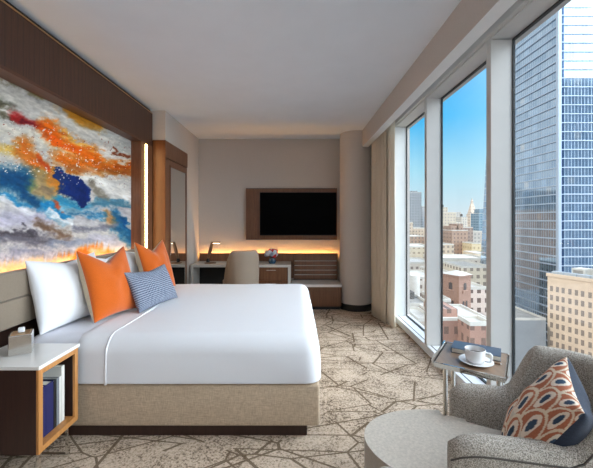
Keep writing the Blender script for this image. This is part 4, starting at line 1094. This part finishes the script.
# pale tower with pyramid roof and spire
Ys = 900.0; xs = px(472, Ys); t = thing('spire_tower', 'pale stone clock-tower skyscraper with pointed roof on the skyline', 'skyscraper', (xs, Ys, GZ))
M_spire = fac((226, 208, 190), (176, 166, 160), 7, 8, 0.4, 0.5)
hwid = 3.7*Ys/FPX
bm = BM(); box(bm, xs-hwid, xs+hwid, Ys-hwid, Ys+hwid, GZ, pz(214, Ys)); obj('shaft', bm, M_spire, t)
def pyramid(bm, cx_, cy_, h0, h1, z0, z1):
    a = [bm.verts.new((cx_+sx_*h0, cy_+sy_*h0, z0)) for sx_, sy_ in ((-1,-1),(1,-1),(1,1),(-1,1))]; b = [bm.verts.new((cx_+sx_*h1, cy_+sy_*h1, z1)) for sx_, sy_ in ((-1,-1),(1,-1),(1,1),(-1,1))]
    for k in range(4): bm.faces.new((a[k], a[(k+1) % 4], b[(k+1) % 4], b[k]))
    bm.faces.new(b); bm.faces.new(a[::-1])
bm = BM(); pyramid(bm, xs, Ys, hwid*0.85, hwid*0.28, pz(214, Ys)+0.01, pz(203.5, Ys)); obj('pyramid_roof', bm, M_spire, t)
bm = BM(); box(bm, xs-hwid*0.24, xs+hwid*0.24, Ys-hwid*0.24, Ys+hwid*0.24, pz(203.5, Ys)+0.01, pz(201, Ys)); pyramid(bm, xs, Ys, hwid*0.2, 0.1, pz(201, Ys), pz(198, Ys)); obj('lantern', bm, M_spire, t)
# lower rooftops in the middle pane
building('city_building', 'pale flat roof row behind the brick tower', 438, 490, 258, 230, 26, fac((212, 204, 194), WN, 3.4, 3.8, 0.45, 0.45), roof=M_roofw, par=1.2)
building('city_building', 'cream low block right behind the brick tower', 461, 492, 266, 165, 26, fac((212, 202, 184), (150, 140, 132), 3.2, 3.6, 0.5, 0.5), roof=M_roofw, par=1.0)
building('city_building', 'white low block left of the brick tower', 436, 452, 272, 150, 20, fac((216, 210, 202), WN, 3, 3.4, 0.45, 0.45), roof=M_roofw, par=1.0)
building('city_building', 'pinkish white building right of the brick tower', 468, 487, 287, 112, 20, fac((222, 206, 196), (120, 104, 98), 2.6, 3.2, 0.5, 0.5), roof=M_roofw, par=0.9)
building('city_building', 'grey building left of the brick tower', 436, 451, 299, 88.5, 10, fac((160, 150, 142), (110, 104, 100), 2.6, 3.2, 0.45, 0.5), roof=M_roofg)
building('brick_building', 'long low red brick block with flat roof at the bottom of the middle pane', 440, 489, 318, 72, 12, fac((168, 132, 118), (126, 106, 98), 2.2, 3.2, 0.45, 0.5), roof=M_roofw, par=0.6, steps=[(441, 463, 312)])
building('brick_building', 'red brick annex with pale roof low in the middle pane', 470, 492, 322, 66, 5, fac((170, 134, 120), (128, 106, 98), 2.2, 3.0, 0.4, 0.5), roof=M_roofw)
# brick bell-tower like block
Yb = 92.0; t = thing('brick_tower', 'square red brick tower with arched window and flat pale cap', 'tower', (px(461, Yb), Yb, GZ))
ztop = pz(277, Yb); hw_ = 2.55; cxb, cyb = px(461.2, Yb), Yb+2.6
RB = Matrix.Translation((cxb, cyb, 0)) @ Matrix.Rotation(D(28), 4, 'Z')
M_brick, kt, kb = newmat('red_brick'); bk = kt.new('ShaderNodeTexBrick'); kt.l.new(kt.coords('Object', (1, 1, 1), (PI/2, 0, 0)), bk.inputs[0])
bk.inputs['Color1'].default_value = lin((150, 116, 102)); bk.inputs['Color2'].default_value = lin((138, 106, 92)); bk.inputs['Mortar'].default_value = lin((190, 160, 142)); bk.inputs['Scale'].default_value = 2.0
kt.l.new(bk.outputs[0], kb.inputs['Base Color']); kb.inputs['Roughness'].default_value = 0.9
obj('walls', box(BM(), -hw_, hw_, -hw_, hw_, GZ, ztop, M=RB), M_brick, t)
obj('cornice', box(BM(), -hw_-0.25, hw_+0.25, -hw_-0.25, hw_+0.25, ztop+0.002, ztop+0.45, M=RB), M_brick, t)
bm = BM(); a = [bm.verts.new(RB @ Vector((sx_*(hw_+0.35), sy_*(hw_+0.35), ztop+0.452))) for sx_, sy_ in ((-1,-1),(1,-1),(1,1),(-1,1))]; b_ = [bm.verts.new(RB @ Vector((sx_*0.8, sy_*0.8, ztop+1.3))) for sx_, sy_ in ((-1,-1),(1,-1),(1,1),(-1,1))]
for k in range(4): bm.faces.new((a[k], a[(k+1) % 4], b_[(k+1) % 4], b_[k]))
bm.faces.new(b_); bm.faces.new(a[::-1]); obj('cap_roof', bm, M_roofw, t)
M_dwin = plain('dark_window', (70, 62, 62), 0.3)
def arched(face, u, z0, wv, hv):
    bm = BM(); prof = [(-wv, 0), (wv, 0), (wv, hv)] + [(wv*math.cos(k*PI/8), hv+wv*math.sin(k*PI/8)) for k in range(1, 8)] + [(-wv, hv)]
    fr, bk_ = [], []
    for (a_, z) in prof:
        for lst, off in ((fr, hw_+0.08), (bk_, hw_+0.002)):
            p = Vector((u+a_, -off, z0+z)) if face == 0 else Vector((-off, u+a_, z0+z)); lst.append(bm.verts.new(RB @ p))
    nn_ = len(prof)
    bm.faces.new(fr); bm.faces.new(bk_[::-1])
    for k in range(nn_): bm.faces.new((fr[k], fr[(k+1) % nn_], bk_[(k+1) % nn_], bk_[k]))
    obj('window', bm, M_dwin, t)
for face in (0, 1):
    arched(face, 0.0, ztop-3.6, 0.55, 1.4)
    for u in (-0.65, 0.65): arched(face, u, ztop-8.4, 0.35, 1.4)
    bm = BM(); p = (-1.0, 1.0, -hw_-0.22, -hw_-0.002, ztop-4.5, ztop-3.75) if face == 0 else (-hw_-0.22, -hw_-0.002, -1.0, 1.0, ztop-4.5, ztop-3.75)
    obj('balcony', box(bm, *p, M=RB), M_brick, t)
# streetside block between tower and cream block
building('street_canopy', 'low grey street deck at the base of the glass tower', 514, 546, 318, 118, 40, plain('street_grey', (150, 156, 162), 0.8, scale=0.2), roof=M_roofg, cat='building')

# blocks that the tower's left face mirrors
MIRR = fac((150, 146, 142), (96, 108, 120), 4, 4, 0.6, 0.5)
def block(name, label, x0, x1, y, dep, z, m):
    t = thing(name, label, 'building', ((x0+x1)/2, y+dep/2, GZ))
    bm = BM(); box(bm, x0, x1, y, y+dep, GZ, z-1.0); obj('walls', bm, m, t)
    bm = BM(); box(bm, x0-0.4, x1+0.4, y-0.4, y+dep+0.4, z-0.998, z); obj('parapet', bm, M_roofg, t)
block('city_building', 'narrow high-rise mirrored in the left edge of the glass tower', -34, -22, 400, 20, 40, MIRR)
block('city_building', 'broad dark high-rise mirrored near the corner of the glass tower', -86, -52, 405, 20, 38, fac((120, 128, 132), (84, 100, 112), 4, 4, 0.7, 0.6))
block('city_building', 'mid-rise brown row mirrored low in the glass tower', -62, -14, 372, 16, 14, fac((176, 142, 120), (110, 104, 104), 4, 4, 0.5, 0.5))

block('office_block', 'blue glass office block mirrored in the right face of the glass tower', 297, 410, -95, 30, 156, fac((184, 196, 208), (134, 156, 180), 3.0, 4.2, 0.86, 0.72))
# unseen uplighters added behind the viewer as fill for the dim interior
M_diff = emit('fill_uplight_bulb', (238, 246, 255), 270.0)
for (x, y, lb) in ((-1.35, -0.9, 'unseen added fill uplighter in the left corner behind the viewer'), (1.0, -1.2, 'unseen added fill uplighter by the windows behind the viewer')):
    t = thing('fill_uplight', lb, 'fill light', (x, y, 0))
    bm = BM(); lathe(bm, [(0, 0.0), (0.15, 0.0), (0.15, 0.015), (0.02, 0.03), (0, 0.03)], (x, y, 0), 32); obj('base', bm, M_lampmetal, t, 40)
    bm = BM(); tube(bm, [(x, y, 0.03), (x, y, 1.70)], 0.014, 12); obj('pole', bm, M_lampmetal, t, 40)
    bm = BM(); lathe(bm, [(0.02, 0.0), (0.11, 0.03), (0.19, 0.10), (0.186, 0.10), (0.105, 0.034), (0.02, 0.006)], (x, y, 1.70), 40, cap=False); obj('lamp_shade', bm, M_frame, t, 40)
    bm = BM(); lathe(bm, [(0, 0.0), (0.09, 0.0), (0.09, 0.02), (0, 0.02)], (x, y, 1.745), 32); obj('bulb', bm, M_diff, t, 40)
